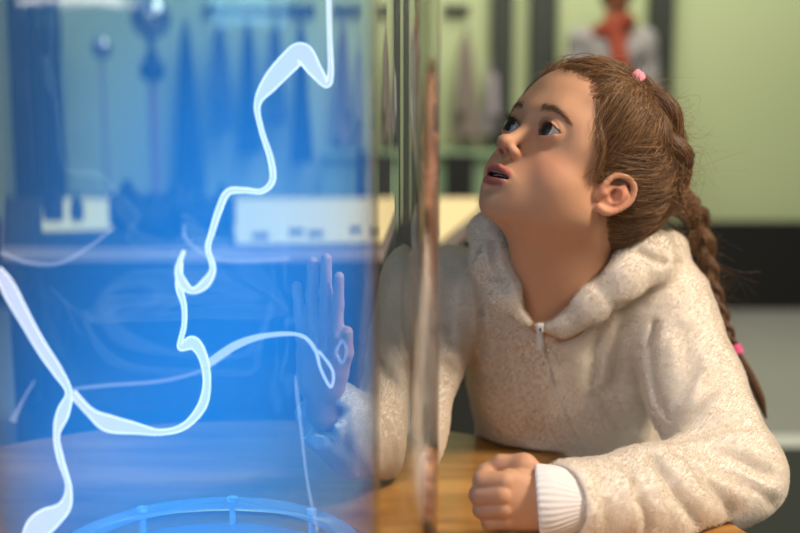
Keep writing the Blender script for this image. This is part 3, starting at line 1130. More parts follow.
# ---- person far behind
def far_person():
    Y = 5.5
    wool = principled('grey_cardigan', lin(150, 146, 146), .9, noise=(30, .1))
    scarf_m = principled('orange_scarf', lin(138, 56, 34), .85)
    sk = principled('far_skin', lin(150, 98, 72), .6)
    hr_ = principled('far_hair', lin(24, 16, 14), .6)
    tr = principled('dark_trousers', lin(26, 26, 30), .8)
    cx = P(612, 60, Y)[0]
    zs = P(612, 34, Y)[2]          # shoulder height
    O = np.array([cx, Y, 0.])
    hd = O + np.array([.02, -.02, zs + .24])
    sL, sR = O + np.array([-.155, 0, zs - .03]), O + np.array([.155, .0, zs - .03])
    hip = O + np.array([.0, .02, zs - .55])
    def bodyf(p):
        d = ell(p, hd, (.074, .092, .112))
        d = smin(d, ell(p, hd + np.array([0, -.045, -.055]), (.048, .05, .055)), .03)
        d = smin(d, cap(p, hd + np.array([0, -.088, .0]), hd + np.array([0, -.104, -.026]), .008, .013), .015)
        for s in (-1, 1):
            d = smin(d, ell(p, hd + np.array([s * .077, .0, -.01]), (.010, .020, .032)), .008)
            d = smax(d, -sph(p, hd + np.array([s * .03, -.098, .005]), .014), .012)
        d = smin(d, cap(p, hd + np.array([0, .01, -.08]), O + np.array([0, .01, zs]), .052, .056), .03)
        d = smin(d, cap(p, O + np.array([0, .01, zs - .12]), hip, .11, .11), .08)
        d = smin(d, cap(p, sL, sR, .045), .06)
        for s, sh in ((-1, sL), (1, sR)):
            el = sh + np.array([s * .05, .01, -.27])
            wr = el + np.array([-s * .03, -.14, -.16])
            d = smin(d, chain(p, [(sh, .042), (el, .033), (wr, .024)], .01), .03)
            hn = wr + np.array([-s * .01, -.04, -.04])
            d = smin(d, ell(p, hn, (.022, .038, .036)), .015)
            for k in range(4):
                b0 = hn + np.array([s * (.016 - .011 * k), -.02, -.022])
                d = smin(d, chain(p, [(b0, .0085), (b0 + np.array([0, -.022, -.022]), .008), (b0 + np.array([0, -.018, -.048]), .007)], .004), .004)
            d = smin(d, cap(p, hn + np.array([-s * .02, -.01, .0]), hn + np.array([-s * .034, -.04, -.015]), .010, .008), .008)
            th = hip + np.array([s * .085, .0, -.05])
            kn = np.array([th[0], Y + .01, .48])
            ft = np.array([kn[0], Y + .04, .08])
            d = smin(d, chain(p, [(th, .085), (kn, .058), (ft, .042)], .02), .04)
            d = smin(d, cap(p, ft + np.array([0, 0, -.03]), ft + np.array([0, -.13, -.045]), .04, .032), .02)
        return smax(d, .002 - p[:, 2], .004)
    v, q = surface_net(bodyf, O - [.42, .35, 0.02], np.array([cx + .42, Y + .3, zs + .42]), .010)
    man = mesh_np('person_standing', v, q, sk)
    man.name = 'person'
    tag(man, 'person with dark hair, grey cardigan and orange scarf standing by the green wall', 'person')
    def card(p):
        d = cap(p, O + np.array([0, .01, zs - .12]), hip + np.array([0, 0, -.06]), .125, .135)
        d = smin(d, cap(p, sL, sR, .058), .06)
        for s, sh in ((-1, sL), (1, sR)):
            el = sh + np.array([s * .05, .01, -.27])
            wr = el + np.array([-s * .03, -.14, -.16])
            d = smin(d, chain(p, [(sh, .058), (el, .048), (wr, .040)], .01), .03)
        d = smax(d, -cap(p, O + np.array([0, -.02, zs - .03]), O + np.array([0, -.02, zs + .2]), .062, .075), .01)
        m = np.abs(d) < .04
        if m.any():
            d[m] += (vnoise(p[m], 14, 3) - .5) * .025
        return smax(d, hip[2] - .12 - p[:, 2], .01)
    v, q = surface_net(card, O - [.42, .35, 0.02], np.array([cx + .42, Y + .3, zs + .2]), .010)
    mesh_np('cardigan', v, q, wool, man)
    def sc(p):
        d = 9.0
        ring = [(O + np.array([.078 * math.cos(a), .0 + .085 * math.sin(a), zs + .03 + .03 * math.sin(a + 2)]), .034) for a in np.linspace(0, 2 * PI, 12)]
        d = chain(p, ring, .02)
        d = smin(d, chain(p, [(O + np.array([-.01, -.09, zs + .02]), .04), (O + np.array([.012, -.150, zs - .14]), .046), (O + np.array([.03, -.165, zs - .42]), .048)], .02), .02)
        return d + (vnoise(p, 22, 5) - .5) * .012
    v, q = surface_net(sc, O + [-.3, -.35, zs - .6], np.array([cx + .3, Y + .3, zs + .2]), .008)
    mesh_np('scarf', v, q, scarf_m, man)
    def hf(p):
        d = ell(p, hd + np.array([0, .015, .02]), (.090, .105, .120))
        d = smin(d, ell(p, hd + np.array([0, .07, -.05]), (.075, .05, .09)), .04)
        d = smax(d, -ell(p, hd + np.array([0, -.13, -.05]), (.085, .12, .11)), .015)
        d = smax(d, hd[2] - .14 - p[:, 2], .02)
        return d + (vnoise(p, 40, 6) - .5) * .01
    v, q = surface_net(hf, hd - .2, hd + .2, .007)
    mesh_np('hair', v, q, hr_, man)
    def tf(p):
        d = cap(p, hip + np.array([0, 0, .05]), hip + np.array([0, 0, -.06]), .125, .130)
        for s in (-1, 1):
            th = hip + np.array([s * .085, .0, -.05])
            kn = np.array([th[0], Y + .01, .48])
            ft = np.array([kn[0], Y + .04, .12])
            d = smin(d, chain(p, [(th, .098), (kn, .072), (ft, .062)], .02), .04)
        return smax(d, .10 - p[:, 2], .01)
    v, q = surface_net(tf, O - [.42, .35, 0.02], np.array([cx + .42, Y + .3, hip[2] + .2]), .010)
    mesh_np('trousers', v, q, tr, man)
    for s in (-1, 1):
        ft = np.array([hip[0] + s * .085, Y + .04, .05])
        def shf(p):
            return smax(cap(p, ft + np.array([0, .01, 0]), ft + np.array([0, -.135, -.012]), .052, .044), .003 - p[:, 2], .004)
        v, q = surface_net(shf, ft - .3, ft + .3, .008)
        mesh_np('shoe', v, q, hr_, man)
        b = MB()
        b.lathe(hd + np.array([s * .03, -.078, .005]), [(max(.013 * math.sin(a), 1e-4), .013 * math.cos(a)) for a in np.linspace(0, PI, 10)], 16)
        b.build('eye', hr_, man)
far_person()
# ------------------------------------------------------------------ hair, brows, lashes, eyes (head frame unless said)
HC = np.array([0.0, -0.012, 0.020])

def surf_pt(u, lift=0.0):
    """points on the lifted cranium in directions u from HC"""
    u = u / np.linalg.norm(u, axis=1)[:, None]
    lo = np.full(len(u), .02)
    hi = np.full(len(u), .16)
    for _ in range(22):
        mid = (lo + hi) / 2
        ins = cranium(HC + u * mid[:, None]) < lift
        lo = np.where(ins, mid, lo)
        hi = np.where(ins, hi, mid)
    return HC + u * lo[:, None]

def pix_on_head(px, py, lift=.006):
    d = P(px, py, 1.0) - CAM
    d /= np.linalg.norm(d)
    t = np.linspace(.9, 1.3, 1200)
    q = W2H(CAM + t[:, None] * d)
    e = cranium(q) - lift
    h = np.nonzero(e < 0)[0]
    i = h[0] if len(h) else int(np.argmin(e))
    return surf_pt((q[i] - HC)[None], lift)[0]

def hair_region(p):
    """>0 outside the face and the neck"""
    m = np.stack([np.abs(p[:, 0]), p[:, 1], p[:, 2]], 1)
    f = np.where(p[:, 0] > 0, ell(m, (0, 0.122, -0.024), (0.150, 0.104, 0.104)), ell(m, (0, 0.122, -0.024), (0.110, 0.100, 0.100)))
    g = ell(m, (0.070, 0.012, -0.054), (0.030, 0.036, 0.046))        # cheek and the skin round the ear
    nape = p[:, 2] + 0.052 + .0 * p[:, 1]
    return np.minimum(np.minimum(f, g), nape)

BRAID_PX = [(634, 82), (649, 97), (661, 120), (669, 147), (675, 174), (682, 198)]
BRAID_HEAD = np.array([pix_on_head(x, y, .009) for x, y in BRAID_PX])
BRAID_W = np.concatenate([H2W(BRAID_HEAD), np.array([P(694, 214, 1.235), P(703, 246, 1.245), P(711, 282, 1.245), P(722, 316, 1.235), P(735, 350, 1.225)])])
TAIL_W = np.array([P(735, 350, 1.225), P(747, 372, 1.222), P(758, 394, 1.22), P(766, 418, 1.22)])

def braid_line(t, side):
    q = catmull(BRAID_HEAD, 60)
    i = np.clip((t * 59).astype(int), 0, 59)
    r = q[i].copy()
    far = side > 0
    r[far, 0] = np.abs(r[far, 0])
    return r

def make_hair(girl):
    m, nt, out = mat_new('brown_hair')
    b = nt.nodes.new('ShaderNodeBsdfPrincipled')
    nt.links.new(b.outputs[0], out.inputs[0])
    b.inputs['Roughness'].default_value = .42
    b.inputs['Specular IOR Level'].default_value = .55
    hi = nt.nodes.new('ShaderNodeHairInfo')
    cr = nt.nodes.new('ShaderNodeValToRGB')
    cr.color_ramp.elements[0].color = (*lin(70, 48, 30), 1)
    cr.color_ramp.elements[1].color = (*lin(192, 148, 98), 1)
    e = cr.color_ramp.elements.new(.55)
    e.color = (*lin(136, 98, 62), 1)
    nt.links.new(hi.outputs['Random'], cr.inputs[0])
    nt.links.new(cr.outputs[0], b.inputs['Base Color'])
    hm = m
    base_m = principled('hair_base', lin(84, 56, 34), .6, noise=(150, .35), bump=(260, .6, .002))
    # solid cap under the strands
    def capf(pw):
        p = W2H(pw)
        d = cranium(p, 0.0) - .0035
        d = smax(d, -(hair_region(p) - .009), .003)
        d = smax(d, -(cranium(p) + .004), .001)
        return d * HS
    v, q = surface_net(capf, HEAD_O - .15, HEAD_O + .15, .0016)
    hair = mesh_np('hair', v, q, base_m, girl)
    # strands
    n = 46000
    u = rng.normal(size=(n * 2, 3))
    root = surf_pt(u, .002)
    reg = hair_region(root)
    thin = rng.random(len(root)) < np.clip((reg + .004) / .006, 0, 1)
    root = root[(reg > -.004) & thin][:n]
    side = np.where(root[:, 0] > .012, 1, -1)
    # where on the plait a strand is gathered: high roots near the tie, low ones at the nape
    fwd = root[:, 1]
    hgt = root[:, 2]
    t = np.clip(.95 - (hgt + .02) / .105 + .06 * rng.normal(size=len(root)) - .0 * fwd, 0.0, 1.0)
    t = np.where((hgt > .055), t * .3, t)
    pull = (fwd > .0) & (hgt > -.012 + .03 * rng.random(len(root)))
    t = np.where(pull, np.abs(rng.normal(size=len(root))) * .10 + np.clip((.02 - fwd) * 3, 0, .2), t)
    t = np.clip(t, 0, 1)
    tgt = braid_line(t, side)
    K = 9
    st = []
    ur = (root - HC) / np.linalg.norm(root - HC, axis=1)[:, None]
    ut = (tgt - HC) / np.linalg.norm(tgt - HC, axis=1)[:, None]
    lift = .0030 + .0065 * rng.random(len(root)) ** 3
    wob = (rng.random((len(root), 3)) - .5) * .26
    # clumping: nearby strands share a wave
    cl = np.stack([vnoise(root, 85, i) - .5 for i in (21, 22, 23)], 1) * .60
    for k in range(K):
        s = k / (K - 1)
        w = ur * (1 - s) + ut * s + (wob + cl) * math.sin(PI * s) * .8
        lf = .0015 + lift * math.sin(PI * min(1, s * 1.15 + .08)) * 1.2 + .004 * s + vnoise(root, 55, 31) * .009 * math.sin(PI * s)
        st.append(surf_pt(w, 0.0) + (w / np.linalg.norm(w, axis=1)[:, None]) * lf[:, None])
    st = np.stack(st, 1)
    st = H2W(st.reshape(-1, 3)).reshape(st.shape)
    o = hair_obj('hair_strands', st, .00014, .00013, hm, hair)
    tag(o, kind='stuff')
    # fine golden hairs along the hairline, swept back with the rest
    gm = principled('fine_golden_hair', lin(150, 108, 68), .5)
    n = 3800
    u = rng.normal(size=(n * 14, 3))
    root = surf_pt(u, .0005)
    reg = hair_region(root)
    root = root[(reg > -.0085 + .004 * rng.random(len(root))) & (reg < .012) & (root[:, 2] > -.03)][:n]
    side = np.where(root[:, 0] > .012, 1, -1)
    tgt = braid_line(np.abs(rng.normal(size=len(root))) * .12 * (root[:, 2] > -.01) + .5 * (root[:, 2] <= -.01), side)
    ur = (root - HC) / np.linalg.norm(root - HC, axis=1)[:, None]
    ut = (tgt - HC) / np.linalg.norm(tgt - HC, axis=1)[:, None]
    wob = (rng.random((len(root), 3)) - .5) * .16
    en = .22 + .35 * rng.random(len(root))
    st = []
    for k in range(7):
        s_ = (k / 6) * en[:, None]
        w = ur * (1 - s_) + ut * s_ + wob * np.sin(PI * s_)
        st.append(surf_pt(w, 0.0) + (w / np.linalg.norm(w, axis=1)[:, None]) * (.0008 + .0065 * np.minimum(1, s_ * 3) + .002 * vnoise(root, 90, 4)[:, None] * (k / 6)))
    A = np.stack(st, 1)
    A = H2W(A.reshape(-1, 3)).reshape(A.shape)
    o = hair_obj('hairline_down', A, .00014, .00016, gm, hair)
    tag(o, kind='stuff')
    n = 700
    u = rng.normal(size=(n * 4, 3))
    root = surf_pt(u, .006)
    root = root[(hair_region(root) > .006)][:n]
    nr = (root - HC) / np.linalg.norm(root - HC, axis=1)[:, None]
    dirn = np.array([0, -.8, -.2]) + rng.normal(size=(len(root), 3)) * .7
    ln = (.014 + .022 * rng.random(len(root)))[:, None]
    c1 = rng.normal(size=(len(root), 3)) * .008
    st = []
    for k in range(8):
        s = k / 7
        st.append(root + dirn * ln * s + nr * (.014 * math.sin(PI * s * .7)) * rng.random((len(root), 1)).clip(.4) + c1 * math.sin(s * 5) + nr * .004)
    A = np.stack(st, 1)
    dd = cranium(A.reshape(-1, 3)).reshape(len(root), 8)
    keep = (hair_region(A[:, -1]) > .0) & (dd.min(1) > -.001)
    A = A[keep]
    A = H2W(A.reshape(-1, 3)).reshape(A.shape)
    o = hair_obj('flyaway_hair', A, .00011, .00005, hm, hair)
    tag(o, kind='stuff')
    # a few loose wisps before the ear
    W = []
    for i in range(90):
        a = pix_on_head(598 + rng.normal() * 3.5, 118 + rng.normal() * 12, .006)
        j = rng.normal(size=3) * .0018
        pts = [H2W(a), P(600 + rng.normal() * 2, 145, 1.045), P(598 + rng.normal() * 2.5, 163, 1.042), P(594 + rng.normal() * 4, 178 + rng.normal() * 5, 1.042)]
        pts[1:] = [surfw(q, .0035 + abs(rng.normal()) * .0025) for q in pts[1:]]
        W.append(catmull(pts, 8))
    o = hair_obj('loose_wisps', np.array(W), .00016, .00008, hm, hair)
    tag(o, kind='stuff')
    # --- the plait
    line = catmull(BRAID_W, 240)
    nline = len(line)
    rad = np.interp(np.linspace(0, 1, nline), [0, .1, .30, .46, .62, .8, 1], [.010, .0165, .0185, .016, .0130, .0100, .0055])
    tan = np.gradient(line, axis=0)
    seg = np.linalg.norm(tan, axis=1)
    tan /= seg[:, None]
    ref = np.array([0.25, -1.0, 0.15])
    out_ = ref - tan * (tan @ ref)[:, None]
    out_ /= np.linalg.norm(out_, axis=1)[:, None]
    sd = np.cross(tan, out_)
    arc = np.cumsum(seg)
    ph = np.cumsum(seg / (rad * 4.2)) * 2 * PI * .5
    braid = empty_part('braid', girl)
    hs = []
    for b_ in range(3):
        f = ph + b_ * 2 * PI / 3
        cen = line + sd * (np.sin(f) * rad * .62)[:, None] + out_ * (np.sin(2 * f) * rad * .36)[:, None]
        t_ = MB()
        t_.tube(cen, list(rad * .50), 14)
        t_.build('plait_strand', base_m, braid)
        for h in range(260):
            a0 = rng.random() * 2 * PI
            rr = .42 + .14 * rng.random()
            tw = rng.normal() * .5
            i0 = int(rng.random() * 150)
            i1 = min(nline, i0 + 50 + int(rng.random() * 60))
            idx = np.linspace(i0, i1 - 1, 22).astype(int)
            aa = a0 + tw * np.linspace(0, 1, 22) * 3
            fr = .0005 * rng.normal(size=3)
            hs.append(cen[idx] + (sd[idx] * np.cos(aa)[:, None] + out_[idx] * np.sin(aa)[:, None]) * (rad[idx] * rr * 1.08)[:, None] + fr)
    o = hair_obj('braid_hairs', np.array(hs), .00020, .00014, hm, braid)
    tag(o, kind='stuff')
    fz = []
    for i in range(260):
        i0 = int(rng.random() * (nline - 20))
        a0 = rng.random() * 2 * PI
        nn = sd[i0] * math.cos(a0) + out_[i0] * math.sin(a0)
        p0 = line[i0] + nn * rad[i0] * .8
        L = .012 + .022 * rng.random()
        d2 = nn * .7 + rng.normal(size=3) * .6 + tan[i0] * .6
        g = rng.normal(size=3) * .006
        fz.append([p0 + d2 * L * s + g * math.sin(4 * s) for s in np.linspace(0, 1, 6)])
    o = hair_obj('braid_flyaways', np.array(fz), .00010, .00005, hm, braid)
    tag(o, kind='stuff')
    tl = catmull(TAIL_W, 30)
    tr = np.interp(np.linspace(0, 1, 30), [0, .3, .75, 1], [.0050, .0068, .0055, .0015])
    t_ = MB()
    t_.tube(tl, list(tr * .8), 12)
    tail = t_.build('tail_end', base_m, braid)
    hs = []
    for h in range(420):
        a0 = rng.random() * 2 * PI
        rr = rng.random() ** .5 * 1.05
        o1 = np.array([math.cos(a0), .3 * math.sin(a0), math.sin(a0) * .6])
        e = .75 + .3 * rng.random()
        q = tl[np.linspace(0, 29 * min(e, 1), 12).astype(int)] + o1 * (tr[np.linspace(0, 29 * min(e, 1), 12).astype(int)] * rr)[:, None]
        hs.append(q)
    o = hair_obj('tail_hairs', np.array(hs), .00018, .00010, hm, tail)
    tag(o, kind='stuff')
    # ties
    pk = principled('pink_tie', lin(236, 96, 150), .55, bump=(900, .4, .0005))
    pk2 = principled('pale_pink_tie', lin(240, 160, 178), .5, bump=(700, .4, .0005))
    t_ = MB()
    c0, d0 = BRAID_W[-1], tan[-1]
    e1 = np.cross(d0, [0, 1, 0]); e1 /= np.linalg.norm(e1)
    e2 = np.cross(d0, e1)
    for off in (-.0035, 0, .0035):
        ring = [c0 + d0 * off + (e1 * math.cos(a) + e2 * math.sin(a)) * .0062 for a in np.linspace(0, 2 * PI, 25)]
        t_.tube(ring, .0024, 8, caps=False)
    tag(t_.build('hair_tie', pk, braid), 'bright pink elastic at the end of the braid')
    t_ = MB()
    c0 = H2W(BRAID_HEAD[0] + (BRAID_HEAD[0] - HC) / np.linalg.norm(BRAID_HEAD[0] - HC) * .004)
    d0 = tan[0]
    e1 = np.cross(d0, [0, 1, 0]); e1 /= np.linalg.norm(e1)
    e2 = np.cross(d0, e1)
    for off in (-.003, .001, .004):
        ring = [c0 + d0 * off + (e1 * math.cos(a) + e2 * math.sin(a)) * (.0068 - abs(off) * .3) for a in np.linspace(0, 2 * PI, 25)]
        t_.tube(ring, .0028, 8, caps=False)
    tag(t_.build('hair_tie', pk2, hair), 'pale pink elastic at the crown')
    # --- brows and lashes
    bm = principled('brow_hair', lin(140, 100, 72), .8)
    lm = principled('lash_hair', lin(32, 20, 14), .5)
    for s in (-1, 1):
        B = []
        for i in range(330):
            f = rng.random()
            x = .0125 + .031 * f
            z = .0165 + .0058 * math.sin(PI * min(1, f * .8 + .12)) - .004 * f + rng.normal() * (.0019 * (1.1 - .6 * f))
            y = face_y(x, z)
            dx, dz = .0045, .0022 * (1 - 1.5 * f)
            B.append([np.array([s * (x + dx * k / 3), face_y(x + dx * k / 3, z + dz * k / 3) + .0004 * math.sin(PI * k / 3) + .0002, z + dz * k / 3]) for k in range(4)])
        B = np.array(B)
        hair_obj('eyebrow', H2W(B.reshape(-1, 3)).reshape(B.shape), .00010, .00005, bm, girl)
        L = []
        for i in range(34):
            f = -1 + 2 * i / 45
            x = f * .0132
            z = .0058 * (1 - abs(f * .0132 / .0138) ** 2.2) + .0002
            y = math.sqrt(max((EYE_R + .0012) ** 2 - x * x - z * z, 0))
            r0 = EYE + np.array([x, y, z])
            o1 = np.array([f * .55 + .2, 1.0, .25])
            o1 /= np.linalg.norm(o1)
            ln = .0042 + .0016 * rng.random()
            L.append([(r0 + o1 * ln * k / 4 + np.array([0, 0, 1]) * ln * .55 * (k / 4) ** 2) * [s, 1, 1] for k in range(5)])
        L = np.array(L)
        hair_obj('eyelashes', H2W(L.reshape(-1, 3)).reshape(L.shape), .00015, .00005, lm, girl)
    # --- eyes
    m, nt, out = mat_new('eye')
    b = nt.nodes.new('ShaderNodeBsdfPrincipled')
    nt.links.new(b.outputs[0], out.inputs[0])
    b.inputs['Roughness'].default_value = .06
    b.inputs['Coat Weight'].default_value = .12
    tc = nt.nodes.new('ShaderNodeTexCoord')
    sp = nt.nodes.new('ShaderNodeSeparateXYZ')
    dv = nt.nodes.new('ShaderNodeMath'); dv.operation = 'DIVIDE'
    dv.inputs[1].default_value = EYE_R * HS
    cr = nt.nodes.new('ShaderNodeValToRGB')
    nt.links.new(tc.outputs['Object'], sp.inputs[0])
    nt.links.new(sp.outputs['Z'], dv.inputs[0])
    nt.links.new(dv.outputs[0], cr.inputs[0])
    el = cr.color_ramp.elements
    el[0].position, el[0].color = .76, (*lin(140, 134, 140), 1)
    el[1].position, el[1].color = .785, (*lin(26, 20, 14), 1)
    x = el.new(.87); x.color = (*lin(46, 28, 19), 1)
    x = el.new(.925); x.color = (*lin(34, 20, 14), 1)
    x = el.new(.94); x.color = (.003, .003, .003, 1)
    nt.links.new(cr.outputs[0], b.inputs['Base Color'])
    gaze = CAMROT @ np.array([-.70, -.54, .44])
    for s in (1, -1):
        mb = MB()
        R_ = EYE_R * HS
        mb.lathe((0, 0, 0), [(max(R_ * math.sin(a), 1e-5), R_ * math.cos(a)) for a in np.linspace(0, PI, 28)], 40)
        o = mb.build('eye', m, None)
        C.objects.unlink(o)
        o.location = H2W(EYE * [s, 1, 1])
        o.rotation_euler = Vector(gaze).to_track_quat('Z', 'Y').to_euler()
        link(o, girl)
    # teeth
    th = principled('teeth', (.75, .70, .62), .25)
    mb = MB()
    for i, x in enumerate((-.0078, -.0026, .0026, .0078)):
        mb.box((x, .0845 - abs(x) * .25, -.0560), (.0048, .002, .0050), 0, .0007)
    mb.v = [tuple(H2W(np.array(a))) for a in mb.v]
    tag(mb.build('upper_teeth', th, girl), kind=None)

def face_y(x, z):
    lo, hi = .03, .12
    for _ in range(18):
        mid = (lo + hi) / 2
        if head_core(np.array([[x, mid, z]]))[0] < 0:
            lo = mid
        else:
            hi = mid
    return lo

def surfw(pw, lift):
    """move a world point to just outside the head skin"""
    q = W2H(pw)
    u = (q - HC)
    u /= np.linalg.norm(u)
    lo, hi = .02, .16
    for _ in range(20):
        mid = (lo + hi) / 2
        if head_core((HC + u * mid)[None])[0] < 0:
            lo = mid
        else:
            hi = mid
    return H2W(HC + u * (lo + lift))
girl, hoodie = build_girl()
make_hair(girl)
# ------------------------------------------------------------------ round table and plasma tube
cx, cy = TUBE_C
wood, nt, out = mat_new('amber_wood')
bs = nt.nodes.new('ShaderNodeBsdfPrincipled')
nt.links.new(bs.outputs[0], out.inputs[0])
bs.inputs['Roughness'].default_value = .28
tc = nt.nodes.new('ShaderNodeTexCoord')
mp = nt.nodes.new('ShaderNodeMapping')
mp.inputs['Scale'].default_value = (1.5, 9, 9)
mp.inputs['Rotation'].default_value = (0, 0, .5)
nz = nt.nodes.new('ShaderNodeTexNoise')
nz.inputs['Scale'].default_value = 3.2
nz.inputs['Detail'].default_value = 6
cr = nt.nodes.new('ShaderNodeValToRGB')
cr.color_ramp.elements[0].position = .32
cr.color_ramp.elements[1].position = .70
cr.color_ramp.elements[0].color = (*lin(138, 92, 42), 1)
cr.color_ramp.elements[1].color = (*lin(204, 152, 82), 1)
for a_, b_ in ((tc.outputs['Object'], mp.inputs[0]), (mp.outputs[0], nz.inputs['Vector']), (nz.outputs['Fac'], cr.inputs[0]), (cr.outputs[0], bs.inputs['Base Color'])):
    nt.links.new(a_, b_)
edge_m = principled('dark_table_edge', lin(58, 38, 24), .5)
tb = empty('round_table', (cx, cy, 0), 'round amber wooden table carrying the plasma tube and the girl\'s arms', 'table')
b = MB()
b.lathe((cx, cy, 0), [(.0005, TABLE_Z - .004), (TABLE_R - .006, TABLE_Z - .004), (TABLE_R - .001, TABLE_Z - .0035), (TABLE_R - .001, TABLE_Z - .0005), (TABLE_R - .003, TABLE_Z), (.0005, TABLE_Z)][::-1], 160)
b.build('table_top', wood, tb)
b = MB()
b.lathe((cx, cy, 0), [(.0005, TABLE_Z - .0045), (TABLE_R, TABLE_Z - .0045), (TABLE_R, TABLE_Z - .045), (.0005, TABLE_Z - .045)], 160)
b.build('table_edge', edge_m, tb)
b = MB()
b.lathe((cx, cy, 0), [(.0005, TABLE_Z - .046), (.26, TABLE_Z - .046), (.22, .06), (.28, .04), (.28, .001), (.0005, .001)], 96)
b.build('pedestal', edge_m, tb)

# thin clear glass: straight-through view plus mirror reflections that grow towards the edges
def clear_glass(name, tint, rough=.02, k=1.0):
    m, nt, out = mat_new(name)
    tr = nt.nodes.new('ShaderNodeBsdfTransparent')
    tr.inputs[0].default_value = (*tint, 1)
    gl = nt.nodes.new('ShaderNodeBsdfGlossy')
    gl.inputs['Roughness'].default_value = rough
    fr = nt.nodes.new('ShaderNodeLayerWeight')
    fr.inputs[0].default_value = .5
    pw = nt.nodes.new('ShaderNodeMath'); pw.operation = 'POWER'; pw.inputs[1].default_value = 5.0
    nt.links.new(fr.outputs['Facing'], pw.inputs[0])
    mu = nt.nodes.new('ShaderNodeMath'); mu.operation = 'MULTIPLY_ADD'; mu.inputs[1].default_value = .75 * k; mu.inputs[2].default_value = .035 * k
    mx = nt.nodes.new('ShaderNodeMixShader')
    nt.links.new(pw.outputs[0], mu.inputs[0])
    nt.links.new(mu.outputs[0], mx.inputs[0])
    nt.links.new(tr.outputs[0], mx.inputs[1])
    nt.links.new(gl.outputs[0], mx.inputs[2])
    nt.links.new(mx.outputs[0], out.inputs[0])
    return m
real_glass, nt, out = mat_new('thick_clear_acrylic')
g = nt.nodes.new('ShaderNodeBsdfGlass')
g.inputs['IOR'].default_value = 1.47
g.inputs['Roughness'].default_value = 0.0
g.inputs['Color'].default_value = (.99, .99, .985, 1)
nt.links.new(g.outputs[0], out.inputs[0])

Z0, Z1 = TABLE_Z + .0015, 1.62
tube = empty('plasma_tube', (cx, cy, TABLE_Z), 'tall clear plasma tube filled with blue glow on the round table', 'plasma tube')
b = MB()
ro, ri = R_OUT, R_OUT - .010
b.lathe((cx, cy, 0), [(ro, Z0), (ro, Z1), (ri, Z1), (ri, Z0)], 192, closed=True)
b.build('outer_cylinder', real_glass, tube)
thin = clear_glass('thin_inner_glass', (.97, .98, 1.0), .03, .8)
b = MB()
b.lathe((cx, cy, 0), [(R_IN + .003, Z0 + .004), (R_IN + .003, Z1 - .05), (R_IN + .0005, Z1 - .05), (R_IN + .0005, Z0 + .004)], 160, closed=True)
b.build('inner_cylinder', thin, tube)
# the glowing gas
gas, nt, out = mat_new('glowing_gas')
em = nt.nodes.new('ShaderNodeEmission')
em.inputs[0].default_value = (0.0, .27, .92, 1)
tc = nt.nodes.new('ShaderNodeTexCoord')
prev = None
for (px_, py_, rad_, amt_) in ((265, 190, .20, 1.0), (110, 470, .25, 1.0), (300, 360, .16, .55)):
    vm = nt.nodes.new('ShaderNodeVectorMath'); vm.operation = 'DISTANCE'
    vm.inputs[1].default_value = tuple(P(px_, py_, .80))
    nt.links.new(tc.outputs['Object'], vm.inputs[0])
    mr = nt.nodes.new('ShaderNodeMapRange')
    mr.interpolation_type = 'SMOOTHSTEP'
    mr.inputs['From Min'].default_value = 0.0
    mr.inputs['From Max'].default_value = rad_
    mr.inputs['To Min'].default_value = amt_ * GAS_E
    mr.inputs['To Max'].default_value = 0.0
    nt.links.new(vm.outputs['Value'], mr.inputs[0])
    am = nt.nodes.new('ShaderNodeMath'); am.operation = 'ADD'
    nt.links.new(mr.outputs[0], am.inputs[0])
    am.inputs[1].default_value = .32 * GAS_E
    if prev is not None:
        nt.links.new(prev.outputs[0], am.inputs[1])
    prev = am
nt.links.new(prev.outputs[0], em.inputs[1])
ab = nt.nodes.new('ShaderNodeVolumeAbsorption')
ab.inputs[0].default_value = (.0, .72, .76, 1)
ab.inputs[1].default_value = GAS_A
ad = nt.nodes.new('ShaderNodeAddShader')
nt.links.new(em.outputs[0], ad.inputs[0]); nt.links.new(ab.outputs[0], ad.inputs[1]); nt.links.new(ad.outputs[0], out.inputs['Volume'])
b = MB()
b.lathe((cx, cy, 0), [(.0003, Z0 + .008), (R_IN - .0005, Z0 + .008), (R_IN - .0005, Z1 - .06), (.0003, Z1 - .06)], 160)
b.build('blue_gas', gas, tube)
# caps above the frame
capm = principled('dark_cap', lin(30, 32, 36), .4)
b = MB()
b.lathe((cx, cy, 0), [(.0005, Z1 + .001), (R_OUT + .02, Z1 + .001), (R_OUT + .02, Z1 + .06), (.0005, Z1 + .06)], 96)
b.build('cap', capm, tube)
# the clear ring with little posts round the foot of the inner tube
ringm = principled('clear_ring', lin(190, 215, 235), .25, Alpha=.45)
steel = principled('pale_post', lin(205, 220, 235), .3)
RR = .112
RC = np.array([cx + .010, cy, 0])
ring = empty('ring_rail', (RC[0], RC[1], TABLE_Z + .002), 'low clear ring with small metal posts at the foot inside the tube', 'ring rail')
zr = TABLE_Z + .030
b = MB()
b.lathe((RC[0], RC[1], 0), [(RR + .010, zr), (RR + .010, zr + .005), (RR - .006, zr + .005), (RR - .006, zr)], 128, closed=True)
b.build('upper_ring', ringm, ring)
b = MB()
b.lathe((RC[0], RC[1], 0), [(RR + .004, TABLE_Z + .0105), (RR + .004, TABLE_Z + .014), (.0005, TABLE_Z + .014)], 128)
b.lathe((RC[0], RC[1], 0), [(.0005, TABLE_Z + .0105), (RR + .004, TABLE_Z + .0105)], 128)
basep = principled('pale_blue_base', lin(150, 170, 200), .35)
b.build('base_disc', basep, ring)
for k in range(9):
    a = math.radians(88 + k * 40)
    p = RC + np.array([RR * math.cos(a), RR * math.sin(a), 0])
    b = MB()
    b.lathe((p[0], p[1], 0), [(.0003, TABLE_Z + .0145), (.0028, TABLE_Z + .0145), (.0028, zr + .005), (.0045, zr + .005), (.0045, zr + .0085), (.0003, zr + .010)], 16)
    b.build('post', steel, ring)

